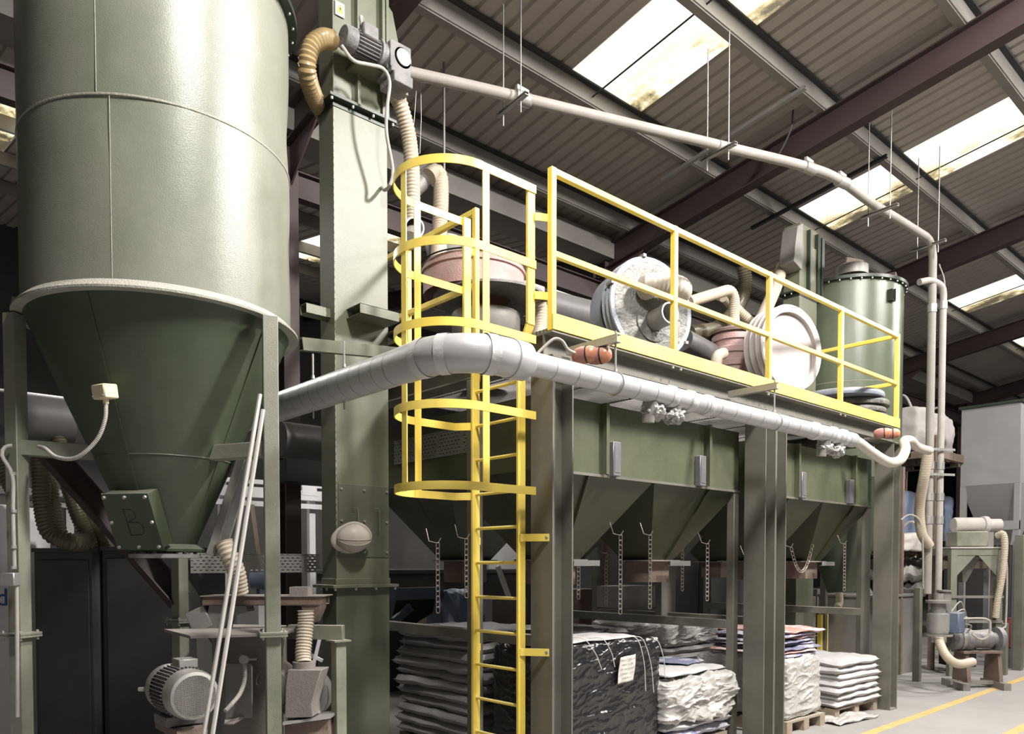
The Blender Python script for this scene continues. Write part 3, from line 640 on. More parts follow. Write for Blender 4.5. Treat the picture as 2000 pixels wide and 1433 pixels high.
# hard hat
def hardhat():
    c = at(692, 1052, y=5.20)
    t = thing('hard_hat', c, 'dusty white hard hat hanging on the lower elevator door', 'hard hat')
    ax = Vector((-0.25, -0.85, -0.35)).normalized(); s, u, d = frame_from(ax)
    mb = MB(); N_ = 36; K = 14
    for k in range(K + 1):
        th = k / K * pi / 2; r = 0.112 * math.sin(th); h = 0.105 * math.cos(th)
        for j in range(N_):
            a = 2 * pi * j / N_; e = 1 + 0.16 * math.cos(a) ** 2
            mb.v.append(c + s * (r * math.cos(a) * e) + u * (r * math.sin(a)) + d * (h - 0.02))
    for k in range(K):
        for j in range(N_): mb.f.append((k * N_ + j, k * N_ + (j + 1) % N_, (k + 1) * N_ + (j + 1) % N_, (k + 1) * N_ + j))
    sh = mb.build('shell', 'hat', t, smooth=60, solid=0.003)
    b = MB()
    for k, (rr, hh) in enumerate(((1.0, 0), (1.10, -0.008), (1.13, -0.014))):
        for j in range(N_):
            a = 2 * pi * j / N_; e = 1 + 0.16 * math.cos(a) ** 2; pk = 1 + (0.22 * max(0, math.cos(a + 0.5)) ** 3 if k else 0)
            b.v.append(c + s * (0.112 * rr * pk * math.cos(a) * e) + u * (0.112 * rr * pk * math.sin(a)) + d * (hh - 0.02))
    for k in range(2):
        for j in range(N_): b.f.append((k * N_ + j, k * N_ + (j + 1) % N_, (k + 1) * N_ + (j + 1) % N_, (k + 1) * N_ + j))
    b.build('brim', 'hat', t, smooth=60, solid=0.003)
    sl = MB()
    for q in (-1, 1): sl.tube(smooth_path([c + d * (0.105 * math.cos(th) - 0.018) + s * (0.112 * math.sin(th) * 1.16) + u * q * 0.02 * math.cos(th) for th in [x * 0.2 - 1.5 for x in range(16)]], 0.02), 0.003, 6)
    sl.build('crown_ridge', 'hat', t)
hardhat()
# channel beam between silo and elevator
tag(MB().channel(at(587, 672, d=5.28), at(772, 690, y=5.12), 0.05, 0.085, 0.006).build('steel_channel', 'green_elev'), 'green steel channel reaching from the silo ring to the elevator', 'steel beam')
# ================================================================== PLATFORM
PY0, PX0, PX1, PYB, ZD = 3.60, 3.60, 9.06, 6.15, 3.13
def column(x0, x1, lab, top=2.965):
    w_, y0, y1, tt = x1 - x0, PY0, PY0 + 0.205, 0.012
    m_ = MB().box(x0, x0 + tt, y0, y1, 0.012, top).box(x1 - tt, x1, y0, y1, 0.012, top).box(x0 + tt, x1 - tt, (y0 + y1) / 2 - 0.005, (y0 + y1) / 2 + 0.005, 0.012, top)
    t = thing('steel_column', ((x0 + x1) / 2, PY0 + 0.1, 0), lab, 'column', 'platform columns')
    m_.build('shaft', 'green_frame', t)
    MB().box(x0 - 0.0, x1 + 0.0, y0 - 0.005, y1 + 0.005, 0, 0.012).build('base_plate', 'green_frame', t)
    MB().box(x0 - 0.005, x1 + 0.005, y0 - 0.01, y1 + 0.005, top, top + 0.012).build('cap_plate', 'green_frame', t)
    return t
column(3.605, 3.80, 'grey green platform column right beside the yellow ladder')
column(6.235, 6.415, 'left one of the two columns standing back to back mid platform')
column(6.418, 6.60, 'right one of the two columns standing back to back mid platform')
column(8.92, 9.11, 'platform column at the far right corner above the open floor')
# edge beams: two separate front beams under the deck, side and back beams
def edge_beam(p0, p1, lab):
    t = MB().ibeam(p0, p1, 0.17, 0.165, 0.012).build('platform_beam', 'green_frame', bevel=0); return tag(t, lab, 'steel beam')
edge_beam((PX0, PY0 + 0.085, 3.055), (PX1, PY0 + 0.085, 3.055), 'long front edge beam under the yellow kick board of the platform')
edge_beam((PX0 + 0.09, PY0 + 0.175, 3.055), (PX0 + 0.09, PYB, 3.055), 'end beam of the platform behind the ladder')
edge_beam((PX1 - 0.09, PY0 + 0.175, 3.055), (PX1 - 0.09, PYB, 3.055), 'end beam of the platform at its far right end')
dk = MB()
for k in range(int((PYB - PY0) / 0.034)): dk.box(PX0 + .01, PX1 - .01, PY0 + 0.02 + k * 0.034, PY0 + 0.026 + k * 0.034, ZD + 0.01, ZD + 0.032)
for k in range(9): dk.box(PX0 + 0.01 + k * 0.675, PX0 + 0.03 + k * 0.675, PY0 + .01, PYB, ZD + .01, ZD + 0.03)
tag(dk.build('deck_grating', 'dull_metal', smooth=0), 'open steel grating deck of the platform above the bins', 'platform deck')
# front guard rail
def rail_front():
    t = thing('guard_rail', (PX0, PY0, ZD), 'long yellow guard rail along the front of the platform', 'railing')
    s_ = 0.05; y = PY0 + 0.025; zt = 4.18; zm = 3.655
    for x in (PX0 + .02, 4.93, 6.31, 7.68, PX1 - 0.025):
        MB().box(x - 0.022, x + 0.022, y - 0.022, y + 0.022, ZD + 0.01, zt - 0.0).build('post', 'yellow', t, bevel=0.003)
    MB().box(PX0 + .042, PX1 - .047, y - 0.020, y + 0.02, zt - 0.044, zt - 0.002).build('top_rail', 'yellow', t, bevel=0.003)
    MB().box(PX0 + .042, PX1 - .047, y - 0.018, y + 0.018, zm - 0.04, zm).build('mid_rail', 'yellow', t, bevel=0.003)
    MB().box(PX0, PX1, PY0 - 0.008, PY0 - 0.001, ZD + 0.012, ZD + 0.115).build('kick_board', 'yellow', t, bevel=0.001)
    b = MB()
    for x in (4.93, 6.31, 7.68): 
        for dx in (-0.05, 0.05): b.bolt((x + dx, PY0 + 0.0, ZD - 0.02), (0, -1, 0), 0.010, 0.012)
    b.build('rail_bolts', 'bolt', t)
rail_front()
def rail_y(x, y0, y1, lab, first_post=True):
    t = thing('guard_rail', (x, y0, ZD), lab, 'railing'); zt = 4.18; zm = 3.655
    ys = [y0, (y0 + y1) / 2, y1]
    if not first_post: ys = ys[1:]
    for y in ys: MB().box(x - 0.02, x + 0.02, y - 0.02, y + 0.02, ZD + 0.01, zt - 0.03 if not first_post else zt).build('post', 'yellow', t, bevel=0.003)
    MB().box(x - 0.018, x + 0.018, y0 + 0.021, y1, zt - 0.042, zt - 0.002).build('top_rail', 'yellow', t, bevel=0.003)
    MB().box(x - 0.018, x + 0.018, y0 + 0.021, y1, zm - 0.04, zm).build('mid_rail', 'yellow', t, bevel=0.003)
rail_y(PX0 + 0.02, 4.40, PYB - 0.05, 'yellow guard rail at the platform end behind the ladder cage')
rail_y(PX1 - 0.03, PY0 + 0.03, PYB - 0.05, 'yellow guard rail across the far right end of the platform', False)

# ladder and cage
def ladder():
    LX = 3.50; YL, YR = 4.262, 3.79; YLO, YRO = 4.355, 3.70; rw = 0.345; yc = (YLO + YRO) / 2; XC = 3.085
    t = thing('caged_ladder', (LX, yc, 0), 'bright yellow caged access ladder at the left end of the platform', 'ladder')
    zk0, zk1 = 3.02, 3.17
    for yl, yo, lb in ((YL, YLO, 'l'), (YR, YRO, 'r')):
        m_ = MB().box(LX - 0.032, LX + 0.032, yl - 0.011, yl + 0.011, 0, zk0)
        m_.build('stile', 'yellow', t, bevel=0.002)
        m2 = MB().box(LX - 0.032, LX + 0.032, yo - 0.011, yo + 0.011, zk1, 4.06)
        m2.bar((LX, yl, zk0 - 0.01), (LX, yo, zk1 + 0.01), 0.064, 0.022, up=(0, 1, 0))
        m2.build('walk_through_stile', 'yellow', t, bevel=0.002)
    z = 0.205
    while z < 3.1:
        MB().cyl((LX, YR - 0.005, z), (LX, YL + 0.005, z), 0.0115, 12).build('rung', 'yellow', t); z += 0.2385
    for k, z in enumerate((4.035, 3.557, 3.078, 2.59, 2.102)):
        pts = [(LX + 0.035, YRO - 0.014)] + [(XC + 0.001, YRO - 0.014)]
        N_ = 32
        pts += [(XC - rw * math.sin(pi * j / N_) * 1.0, yc - rw * math.cos(pi * j / N_)) for j in range(N_ + 1)]
        pts += [(LX + (0.035 if z > 3.1 else -0.10), YLO + 0.014)]
        if z < 3.1: pts += [(LX - 0.02, YL + 0.012)]
        h = MB(); hh = 0.026; i = 0
        # flat band
        off = []
        for j, (x, y) in enumerate(pts):
            a = Vector(pts[max(j - 1, 0)]); b = Vector(pts[min(j + 1, len(pts) - 1)]); d = (b - a).normalized(); n_ = Vector((-d.y, d.x)) * 0.0035
            for sx, zz in ((-1, -hh), (1, -hh), (1, hh), (-1, hh)): h.v.append(Vector((x + n_.x * sx, y + n_.y * sx, z + zz)))
        for j in range(len(pts) - 1):
            for q in range(4): h.f.append((j * 4 + q, j * 4 + (q + 1) % 4, (j + 1) * 4 + (q + 1) % 4, (j + 1) * 4 + q))
        h.f.append((0, 1, 2, 3)); e = (len(pts) - 1) * 4; h.f.append((e + 3, e + 2, e + 1, e))
        h.build('cage_hoop', 'yellow', t, smooth=25)
    rs = rw - 0.006
    for (x, y) in ((XC + 0.03, yc - rs), (XC - rs, yc), (XC, yc + rs)):
        a = math.atan2(y - yc, x - XC) if abs(x - XC) > 0.1 else (pi / 2 if y > yc else -pi / 2)
        rotbox(MB(), (x, y, (4.06 + 2.075) / 2), (0.007, 0.052, 4.06 - 2.075), a).build('vertical_strap', 'yellow', t)
    # wall brackets
    for z in (3.86, 3.36):
        m_ = MB(); m_.bar((LX + 0.02, YRO - 0.018, z), (LX + 0.055, PY0 + 0.06, z), 0.006, 0.05); m_.bar((LX + 0.05, PY0 + 0.065, z), (PX0 + 0.0, PY0 + 0.04, z), 0.006, 0.05)
        m_.build('bracket', 'yellow', t, bevel=0.001)
        m_ = MB().bar((LX + 0.03, YLO + 0.012, z), (PX0 + 0.0, 4.40, z), 0.006, 0.05); m_.build('bracket', 'yellow', t)
    for z in (2.95, 1.80, 1.045):
        m_ = MB(); m_.bar((LX - 0.02, YR - 0.014, z), (LX + 0.01, YR - 0.03, z), 0.006, 0.05); m_.bar((LX + 0.01, YR - 0.03, z), (PX0 + 0.007, PY0 + 0.03, z), 0.006, 0.05)
        bb = m_.build('bracket', 'yellow', t, bevel=0.001)
        MB().bolt((PX0 - 0.001, PY0 + 0.045, z), (-1, 0, 0), 0.012, 0.012).build('bracket_bolt', 'bolt', bb)
        m_ = MB().bar((LX - 0.02, YL + 0.014, z - 0.01), (LX + 0.06, YL + 0.02, z - 0.01), 0.006, 0.05).build('bracket', 'yellow', t)
ladder()
tag(MB().box(3.60, 3.685, 4.40, 4.485, 0, 2.965).build('support_post', 'green_frame', bevel=0.003), 'grey square post standing just behind the ladder', 'post')

# ================================================================== BINS
def bin_(x0, x1, y0, y1, n, ribs, boxes, label, sides):
    zt, zb, zo = 2.82, 2.295, 1.665
    t = thing('hopper_bin', ((x0 + x1) / 2, (y0 + y1) / 2, 0), label, 'hopper')
    b = MB(); q = 0.006
    b.box(x0, x1, y0, y0 + q, zb, zt).box(x0, x1, y1 - q, y1, zb, zt).box(x0, x0 + q, y0, y1, zb, zt).box(x1 - q, x1, y0, y1, zb, zt).box(x0, x1, y0, y1, zt - q, zt)
    b.build('upper_body', 'green_bin', t, bevel=0.002)
    nx, ny = 2, 2; cs = []
    for i in range(nx):
        for j in range(ny):
            xa, xb = x0 + (x1 - x0) * i / nx, x0 + (x1 - x0) * (i + 1) / nx; ya, yb = y0 + (y1 - y0) * j / ny, y0 + (y1 - y0) * (j + 1) / ny
            cx, cy = (xa + xb) / 2, (ya + yb) / 2; s = 0.16; m_ = MB()
            T = [(xa, ya, zb), (xb, ya, zb), (xb, yb, zb), (xa, yb, zb)]; B = [(cx - s, cy - s, zo), (cx + s, cy - s, zo), (cx + s, cy + s, zo), (cx - s, cy + s, zo)]
            for k in range(4): m_.quad(T[k], T[(k + 1) % 4], B[(k + 1) % 4], B[k])
            h = m_.build('hopper', 'green_hopper_shaded', t, smooth=0, solid=0.006)
            r = MB()
            for fr in ((0.5) if False else (0.44,)):
                xr = xa + (xb - xa) * (0.36 if i == 0 else 0.62)
                r.bar((xr, ya + 0.003, zb - 0.01), (cx + (0.04 if i else -0.04), cy - s - 0.003, zo + 0.01), 0.008, 0.05, up=(0, -1, 0))
            yr = (ya + yb) / 2; r.bar((xa + 0.003, yr, zb - 0.01), (cx - s - 0.003, cy, zo + 0.01), 0.05, 0.008, up=(-1, 0, 0)) if i == 0 else None
            r.build('stiffener', 'green_hopper_shaded', h)
            f = MB().box(cx - s - 0.05, cx + s + 0.05, cy - s - 0.05, cy + s + 0.05, zo - 0.012, zo)
            f.build('outlet_flange', 'galv' if False else 'brown_plate', h)
            MB().box(cx - s + 0.02, cx + s - 0.02, cy - s + 0.02, cy + s - 0.02, zo - 0.20, zo - 0.012).build('outlet_box', 'rust', h, bevel=0.004)
            if j == 0:
                g = MB().channel((cx - 0.02, cy - s - 0.10, zo - 0.03), (cx + s + 0.12, cy - s - 0.10, zo - 0.03), 0.03, 0.045, 0.004); g.build('slide_rail', 'galv', h)
            cs.append((cx, cy))
    for x in ribs:
        MB().box(x - 0.004, x + 0.004, y0 - 0.05, y0, zb, zt).box(x - 0.004, x + 0.03, y0 - 0.053, y0 - 0.048, zb, zt).build('rib', 'green_bin', t)
    for x in boxes:
        bx = MB().box(x - 0.045, x + 0.045, y0 - 0.055, y0, zb - 0.005, zb + 0.25).build('sensor_housing', 'housing_grey', t, bevel=0.004)
        MB().box(x - 0.032, x + 0.032, y0 - 0.058, y0 - 0.053, zb + 0.02, zb + 0.22).build('cover', 'housing_grey', bx)
    MB().box(x0 - 0.01, x1 + 0.01, y0 - 0.012, y0 + 0.0, zb - 0.02, zb + 0.0).build('bottom_lip', 'green_frame', t)
    # legs and low side rails
    for x in (x0 + 0.0, x1 - 0.075):
        for y in (y0 - 0.005, y1 - 0.08):
            MB().box(x, x + 0.075, y, y + 0.075, 0, zb).build('leg', 'green_frame', t, bevel=0.003)
        MB().box(x, x + 0.07, y0 + 0.07, y1 - 0.08, 1.04, 1.12).build('side_rail', 'green_frame', t, bevel=0.003)
    return cs
YB0, YB1 = 3.90, 6.10
c1 = bin_(3.82, 6.29, YB0, YB1, 2, [at(1175, 850, y=YB0).x, at(1377, 850, y=YB0).x], [at(1195, 900, y=YB0).x, at(1363, 920, y=YB0).x], 'first large green hopper bin hanging under the platform beside the ladder', 1)
c2 = bin_(6.75, 9.06, YB0, YB1, 2, [at(1552, 900, y=YB0).x, at(1663, 900, y=YB0).x], [at(1561, 945, y=YB0).x, at(1655, 960, y=YB0).x], 'second large green hopper bin under the far end of the platform', 1)

# chains
def chain(p0, L_, lab, sag=None, hookdir=1, grp='bag chains under the hopper bins', loop=False):
    t = thing('chain', p0, lab, 'chain', grp)
    lk = MB(); pitch = 0.037; path = []
    if sag:
        p1 = Vector(sag); p0 = Vector(p0); n = 21; ch_ = (p1 - p0).length
        for k in range(n + 1):
            f = k / n; q = p0.lerp(p1, f); q.z -= 0.26 * (1 - (2 * f - 1) ** 2); path.append(q)
    else:
        n = int(L_ / pitch); path = [Vector(p0) - Vector((0, 0, pitch * k)) for k in range(n + 1)]
    a_, b_, r = 0.0245, 0.0115, 0.0031
    for k in range(len(path) - 1):
        c = (path[k] + path[k + 1]) / 2; d = (path[k + 1] - path[k]).normalized()
        s, u, _ = frame_from(d, up=(1, 0.6, 0)); v = s if k % 2 else u
        if k % 2 == 0: v = (s * 0.9 + u * 0.3).normalized()
        ring = [c + d * (a_ * math.sin(x) * (0.92 if abs(math.sin(x)) > .8 else 1)) + v * (b_ * math.copysign(min(1, abs(math.cos(x)) * 1.35), math.cos(x))) for x in [2 * pi * j / 14 for j in range(15)]]
        lk.tube(ring, r, 6, False)
    lk.build('links', 'chain', t)
    p = Vector(p0)
    MB().tube([p + Vector((-0.055, 0.06, 0.10)), p + Vector((-0.06, 0.02, 0.012)), p + Vector((0.0, 0, -0.002)), p + Vector((0.02, -0.01, 0.035))], 0.0035, 8).build('hook', 'chain', t)
for args in (((855, 1060, 4.35), 0.50, 'long chain hanging below the bin left of the ladder'),
             ((911, 1052, 4.25), 0.42, 'chain hanging from a hook against the left side of the ladder'),
             ((1212, 1045, 3.83), 0.60, 'chain hanging from a bent hook above the black wrapped pallet'),
             ((1270, 1045, 3.95), 0.62, 'chain beside the middle hopper outlet above the black wrapped pallet'),
             ((1382, 1062, 3.83), 0.50, 'chain hanging from a hook left of the thin bin leg'),
             ((1333, 1075, 4.75), 0.42, 'dim chain hanging in shadow between the two hoppers'),
             ((1462, 1085, 4.2), 0.50, 'chain half hidden behind the pair of columns'),
             ((1184, 1080, 4.85), 0.50, 'dim chain in deep shadow behind the nearest hopper'),
             ((1130, 1090, 4.4), 0.35, 'short chain hanging just right of the nearest column'),
             ((1650, 1062, 3.95), 0.52, 'chain hanging right of the second bin outlet near its leg')):
    (px, py, y), L_, lb = args; chain(at(px, py, y=y), L_, lb)
chain(at(1545, 1068, y=3.86), 0, 'chain looped in a slack curve under the second bin', sag=at(1587, 1062, y=3.86))

# ================================================================== VENTILATION PIPE
ZP, YP, XP = 2.745, 3.195, 2.52
def spiral_duct(path, r, name, m_, parent, pitch=0.10):
    t = MB().tube(path, r, 32).build(name, m_, parent, smooth=40)
    L = 0; rb = MB(); P = [Vector(p) for p in path]
    for i in range(len(P) - 1):
        a, b = P[i], P[i + 1]; d = (b - a); l = d.length; d.normalize()
        s = (pitch - L % pitch)
        while s < l:
            c = a + d * s; rb.tube([c - d * 0.002, c + d * 0.002], r + 0.0012, 32, False); s += pitch
        L += l
    rb.build('seam_rings', 'dull_metal', t)
    return t
def vent():
    t = thing('ventilation_pipe', (XP, YP, ZP - 0.15), 'white spiral ventilation pipe bending past the ladder cage and running along the platform', 'pipe')
    RB, RS = 0.099, 0.066
    # big leg along +Y, then a segmented bend, then the small run along +X
    rb = 0.30
    spiral_duct([(XP, 6.4, ZP), (XP, YP + rb + 0.18, ZP)], RB, 'large_duct', 'duct_white', t, 0.125)
    be = [(XP, YP + rb + 0.18, ZP)] + [(XP + rb + 0.0 - rb * math.cos(a), YP + rb - rb * math.sin(a), ZP) for a in [R_(x) for x in (0, 9, 18, 27, 36, 45, 54, 63, 72, 81, 90)]] + [(XP + rb + 0.05, YP, ZP)]
    e = MB().tube(smooth_path(be, 0.02), RB + 0.004, 32).build('elbow', 'duct_white', t, smooth=50)
    rg = MB()
    for k in (1, 4, 9):
        a = Vector(be[k]); b = Vector(be[k + 1]); d = (b - a).normalized(); rg.tube([a - d * 0.03, a + d * 0.03], RB + 0.009, 32, False)
    rg.build('tape_bands', 'tape', e)
    MB().tube([(XP + rb + 0.04, YP, ZP), (XP + rb + 0.15, YP, ZP), (XP + rb + 0.19, YP, ZP)], lambda k: (RB + 0.01, RB + 0.006, RS + 0.006)[k], 32).build('reducer', 'duct_white', t, smooth=50)
    XE = at(1665, 866, y=YP).x
    s = spiral_duct([(XP + rb + 0.17, YP, ZP), (XE, YP, ZP)], RS, 'small_duct', 'duct_white', t, 0.185)
    for px in (1308, 1345, 1380, 1590, 1625, 1645):
        x = at(px, 800, y=YP).x; tp = MB().tube([(x - 0.035, YP, ZP), (x - 0.02, YP, ZP), (x + 0.02, YP, ZP), (x + 0.035, YP, ZP)], lambda k: (RS + .002, RS + 0.008, RS + .008, RS + .002)[k], 28, False); tp.build('taped_joint', 'tape', s, smooth=50)
    # flexible end
    path = [Vector((XE - 0.02, YP, ZP)), Vector((XE + 0.12, YP, ZP - 0.01)), at(1705, 885, y=3.18), at(1735, 902, y=3.16), at(1758, 898, y=3.14), at(1768, 878, y=3.16), at(1766, 862, y=3.22), at(1778, 860, y=3.3), at(1792, 873, y=3.4), at(1815, 880, y=3.5)]
    hose(path, 0.047, 0.03, 0.03, 20).build('flexible_tail', 'hose_white', t)
    return t
vent()
def lumpy(c, r, seed, sx=1.6, n=22):
    mb = MB(); N_ = 28; K = n
    for k in range(K + 1):
        th = pi * k / K
        for j in range(N_):
            a = 2 * pi * j / N_; v = Vector((math.cos(th) * sx, math.sin(th) * math.cos(a), math.sin(th) * math.sin(a)))
            f = 1 + 0.35 * noise.noise(v * 2.3 + Vector((seed, 0, 0))) + 0.18 * noise.noise(v * 6 + Vector((0, seed, 0)))
            mb.v.append(Vector(c) + v * r * f)
    for k in range(K):
        for j in range(N_): mb.f.append((k * N_ + j, k * N_ + (j + 1) % N_, (k + 1) * N_ + (j + 1) % N_, (k + 1) * N_ + j))
    return mb
def branch(px, py, lab, sd):
    c = at(px, py, y=YP + 0.02); t = thing('taped_branch', c, lab, 'pipe branch', 'taped branches under the ventilation pipe')
    m_ = MB().cyl((c.x - 0.13, YP + 0.01, ZP - 0.03), (c.x - 0.13, YP + 0.03, ZP - 0.19), 0.05, 18, 0.04); m_.build('spigot', 'dull_metal', t); m_ = MB().cyl((c.x + 0.13, YP + 0.0, ZP - 0.05), (c.x + 0.10, YP + 0.03, ZP - 0.16), 0.045, 18)
    m_.build('spigot', 'dull_metal', t)
    lumpy((c.x - 0.08, YP + 0.02, ZP - 0.11), 0.058, sd, 1.7).build('plastic_wrap', 'grey_film', t, smooth=20)
    lumpy((c.x + 0.13, YP + 0.02, ZP - 0.115), 0.06, sd + 3, 1.7).build('plastic_wrap', 'grey_film', t, smooth=20)
branch(1292, 815, 'dusty taped branch hanging under the white pipe near the first bin', 1.0)
branch(1620, 880, 'plastic wrapped taped branch under the far end of the white pipe', 7.0)
# pipe hangers
for px, lb in ((1202, 'strut and rod hanger holding the pipe just right of the red beacons'), (1513, 'strut and rod hanger holding the pipe at the double columns')):
    x = at(px, 740, y=YP).x; zs = 3.02 if px < 1300 else 3.02
    t = thing('pipe_hanger', (x, YP, ZP), lb, 'hanger')
    MB().channel((x, YP - 0.03, zs), (x, PY0 - 0.002, zs), 0.045, 0.05, 0.004, side=-1).build('strut', 'galv', t)
    MB().cyl((x + 0.0, YP, zs + 0.05), (x, YP, ZP + 0.065), 0.0065, 8).build('threaded_rod', 'galv', t)
    MB().tube([(x + 0.0, YP + math.sin(a) * 0.070, ZP + math.cos(a) * 0.070) for a in [2 * pi * k / 24 for k in range(25)]], 0.005, 6).bolt((x, YP, ZP + 0.07), (0, 0, 1), .012, .02).build('clamp_ring', 'galv', t)
t = thing('pipe_hanger', at(611, 740, y=5.0), 'strut and rod hanger on the large pipe between silo and elevator', 'hanger')
for px in (611, 672):
    q = at(px, 700, x=XP); MB().cyl((XP, q.y, 3.02), (XP, q.y, ZP - 0.15), 0.0065, 8).bolt((XP, q.y, ZP + .112), (0, 0, 1), .013, .02).build('threaded_rod', 'galv', t)
# warning beacons
def beacon(c, lab, ang=0.0):
    t = thing('warning_beacon', c, lab, 'warning light')
    ax = Vector((math.cos(ang), math.sin(ang), 0))
    for k, of in enumerate((0, 0.088)):
        b = Vector(c) + _R * of + Vector((0, 0.0, -0.006 * k)); d = Vector((0.42, -0.88, 0.04)).normalized()
        MB().lathe([(0.0, -0.075), (0.030, -0.072), (0.045, -0.05), (0.054, -0.01), (0.052, 0.022)], b, 24, axis=d).build('red_housing', 'signal_red', t, smooth=50)
        MB().lathe([(0.051, 0.024), (0.052, 0.045), (0.044, 0.072), (0.026, 0.088), (0.0, 0.094)], b, 24, axis=d).build('orange_lens', 'signal_orange', t, smooth=50)
        MB().lathe([(0.0545, 0.018), (0.0545, 0.027)], b, 24, axis=d).build('seal_ring', 'black', t)
    return t
b1 = at(1140, 693, y=3.40); t = beacon(b1, 'pair of dusty red beacons with orange lenses near the ladder')
MB().box(b1.x - 0.03, b1.x + 0.06, b1.y + 0.03, PY0 + 0.01, b1.z - 0.05, b1.z - 0.03).build('bracket', 'dull_metal', t)
MB().tube(smooth_path([at(1130, 692, y=3.42), at(1110, 683, y=3.43), at(1098, 666, y=3.44), at(1082, 662, y=3.46), at(1060, 680, y=3.50), at(1040, 700, y=3.53), at(1028, 712, y=3.56)], 0.01), 0.010, 10).build('cable', 'conduit', t)
b1 = at(1722, 846, y=3.44); t = beacon(b1, 'pair of dusty red beacons at the far end of the platform')
MB().box(b1.x - 0.03, b1.x + 0.06, b1.y + 0.03, PY0 + 0.01, b1.z - 0.05, b1.z - 0.03).build('bracket', 'dull_metal', t)

# ================================================================== ON THE DECK
def disc_lid(name, c, axis, r, th, lab, m_rim, m_face, rings=3, recess=0.03):
    t = thing(name, c, lab, 'lid'); A = Vector(axis).normalized()
    prof = [(0.0, recess * 0.0), (r * 0.80, 0.0), (r * 0.86, 0.012), (r * 0.92, 0.012)]
    rim = [(r * 0.90, 0.012)]
    for k in range(rings):
        h0 = -th * k / rings; rim += [(r, 0.012 + h0), (r + 0.008, 0.002 + h0), (r, -0.01 + h0), (r - 0.008, -0.02 + h0)]
    rim += [(r * 0.8, -th)]
    MB().lathe(rim, c, 56, axis=A).build('rim', m_rim, t, smooth=50)
    return t, A
# big dusty blue filter cover facing the camera, tilted
def filter_cover():
    c = at(1272, 602, y=4.16); A = Vector((-0.24, -0.96, 0.05)).normalized()
    r = 0.425
    t, A = disc_lid('filter_cover', c, A, r, 0.16, 'large dusty blue filter cover with pipe stub standing on the platform', 'lid_blue', 'lid_dusty')
    mb = MB(); N_ = 56; K = 14; s, u, d = frame_from(A)
    for k in range(K + 1):
        for j in range(N_):
            a = 2 * pi * j / N_; rr = r * 0.91 * k / K; p = c + s * rr * math.cos(a) + u * rr * math.sin(a)
            mb.v.append(p + d * (0.012 + 0.02 * (1 - k / K) + 0.006 * noise.noise(p * 12)))
    for k in range(K):
        for j in range(N_): mb.f.append((k * N_ + j, k * N_ + (j + 1) % N_, (k + 1) * N_ + (j + 1) % N_, (k + 1) * N_ + j))
    mb.build('face', 'lid_dusty', t, smooth=50)
    q = c + s * (-0.0) - u * 0.12 + s * 0.0
    q = c - Vector((0, 0, 0.12)) + s * 0.0
    MB().lathe([(0.17, 0.02), (0.17, 0.035), (0.09, 0.045)], q, 36, axis=A).build('stub_flange', 'lid_dusty', t)
    MB().lathe([(0.085, 0.03), (0.085, 0.19), (0.089, 0.19), (0.089, 0.25), (0.076, 0.25), (0.074, 0.05)], q, 32, axis=A).build('pipe_stub', 'galv', t, smooth=40)
    MB().lathe([(0.0, 0.06), (0.076, 0.06)], q, 24, axis=A).build('stub_inside', 'black', t)
    q2 = c + Vector((0, 0, 0.13)) - _R * 0.10
    MB().lathe([(0.12, 0.0), (0.12, 0.05), (0.11, 0.06)], q2, 32, axis=A).build('hose_collar', 'lid_dusty', t)
    for a in (80, 150, 215, 20): 
        p = c + s * (r + .01) * math.cos(R_(a)) + u * (r + .01) * math.sin(R_(a)); MB().bar(p - d * 0.05, p + d * 0.03, 0.03, 0.025).build('clamp', 'dull_metal', t)
    return c, A, s, u, d, q2
fc, fA, fs, fu, fd, fq = filter_cover()
tag(hose([fq + fA * 0.03, fq + fA * 0.14, fq + fA * 0.19 + fs * 0.04, fq + fA * 0.16 + _R * 0.20, fq + fA * 0.02 + _R * 0.34, fq - fA * 0.2 + _R * 0.36], 0.085, 0.034, 0.10, 22).build('ribbed_hose', 'hose_white'),
    'white ribbed hose looping out of the blue filter cover', 'hose')
tag(MB().lathe([(0.40, 0), (0.40, 0.155), (0.36, 0.155)], fc - fA * 0.33 , 40, axis=fA).lathe([(0.0, 0), (0.40, 0)], fc - fA * 0.33, 40, axis=fA).build('filter_drum', 'lid_blue', smooth=40), 'blue steel filter drum behind the dusty blue cover', 'filter')
# pale pink drum lid leaning, face to camera
def pink_lid():
    c = at(1546, 680, y=4.02); A = Vector((-0.22, -0.97, 0.02)).normalized(); r = 0.43
    t, A = disc_lid('round_drum_end', c, A, r, 0.30, 'upright round drum end with a flat pale pink face beyond the middle rail post', 'pale_pink', 'pale_pink', 4)
    MB().lathe([(0.0, -0.035), (r * 0.84, -0.035), (r * 0.84, 0.005), (r * 0.90, 0.014), (r * 1.0, 0.014), (r, -0.0)], c, 56, axis=A).build('face', 'pale_pink', t, smooth=40)
    b = MB(); s, u, d = frame_from(A)
    for k in range(20):
        a = 2 * pi * k / 20; b.bolt(c + (s * math.cos(a) + u * math.sin(a)) * r * 0.95 + d * 0.014, A, 0.006, 0.006)
    b.build('rim_bolts', 'bolt', t)
pink_lid()
# red filter body behind the lid
c = at(1432, 688, y=4.75)
t = thing('dust_filter', c, 'round dusty red dust filter between the two upright discs', 'filter')
pr = []
for k in range(7): pr += [(0.21 + (0.02 if k % 2 else 0.0), -0.25 + k * 0.07), (0.21 + (0.02 if k % 2 else 0.0), -0.25 + k * 0.07 + 0.06)]
MB().lathe([(0.0, -0.25)] + pr + [(0.0, 0.24)], c, 40).build('body', 'pink_steel', t, smooth=40)
MB().lathe([(0.25, 0.18), (0.25, 0.21), (0.1, 0.24)], c, 40).build('cap', 'rust', t)
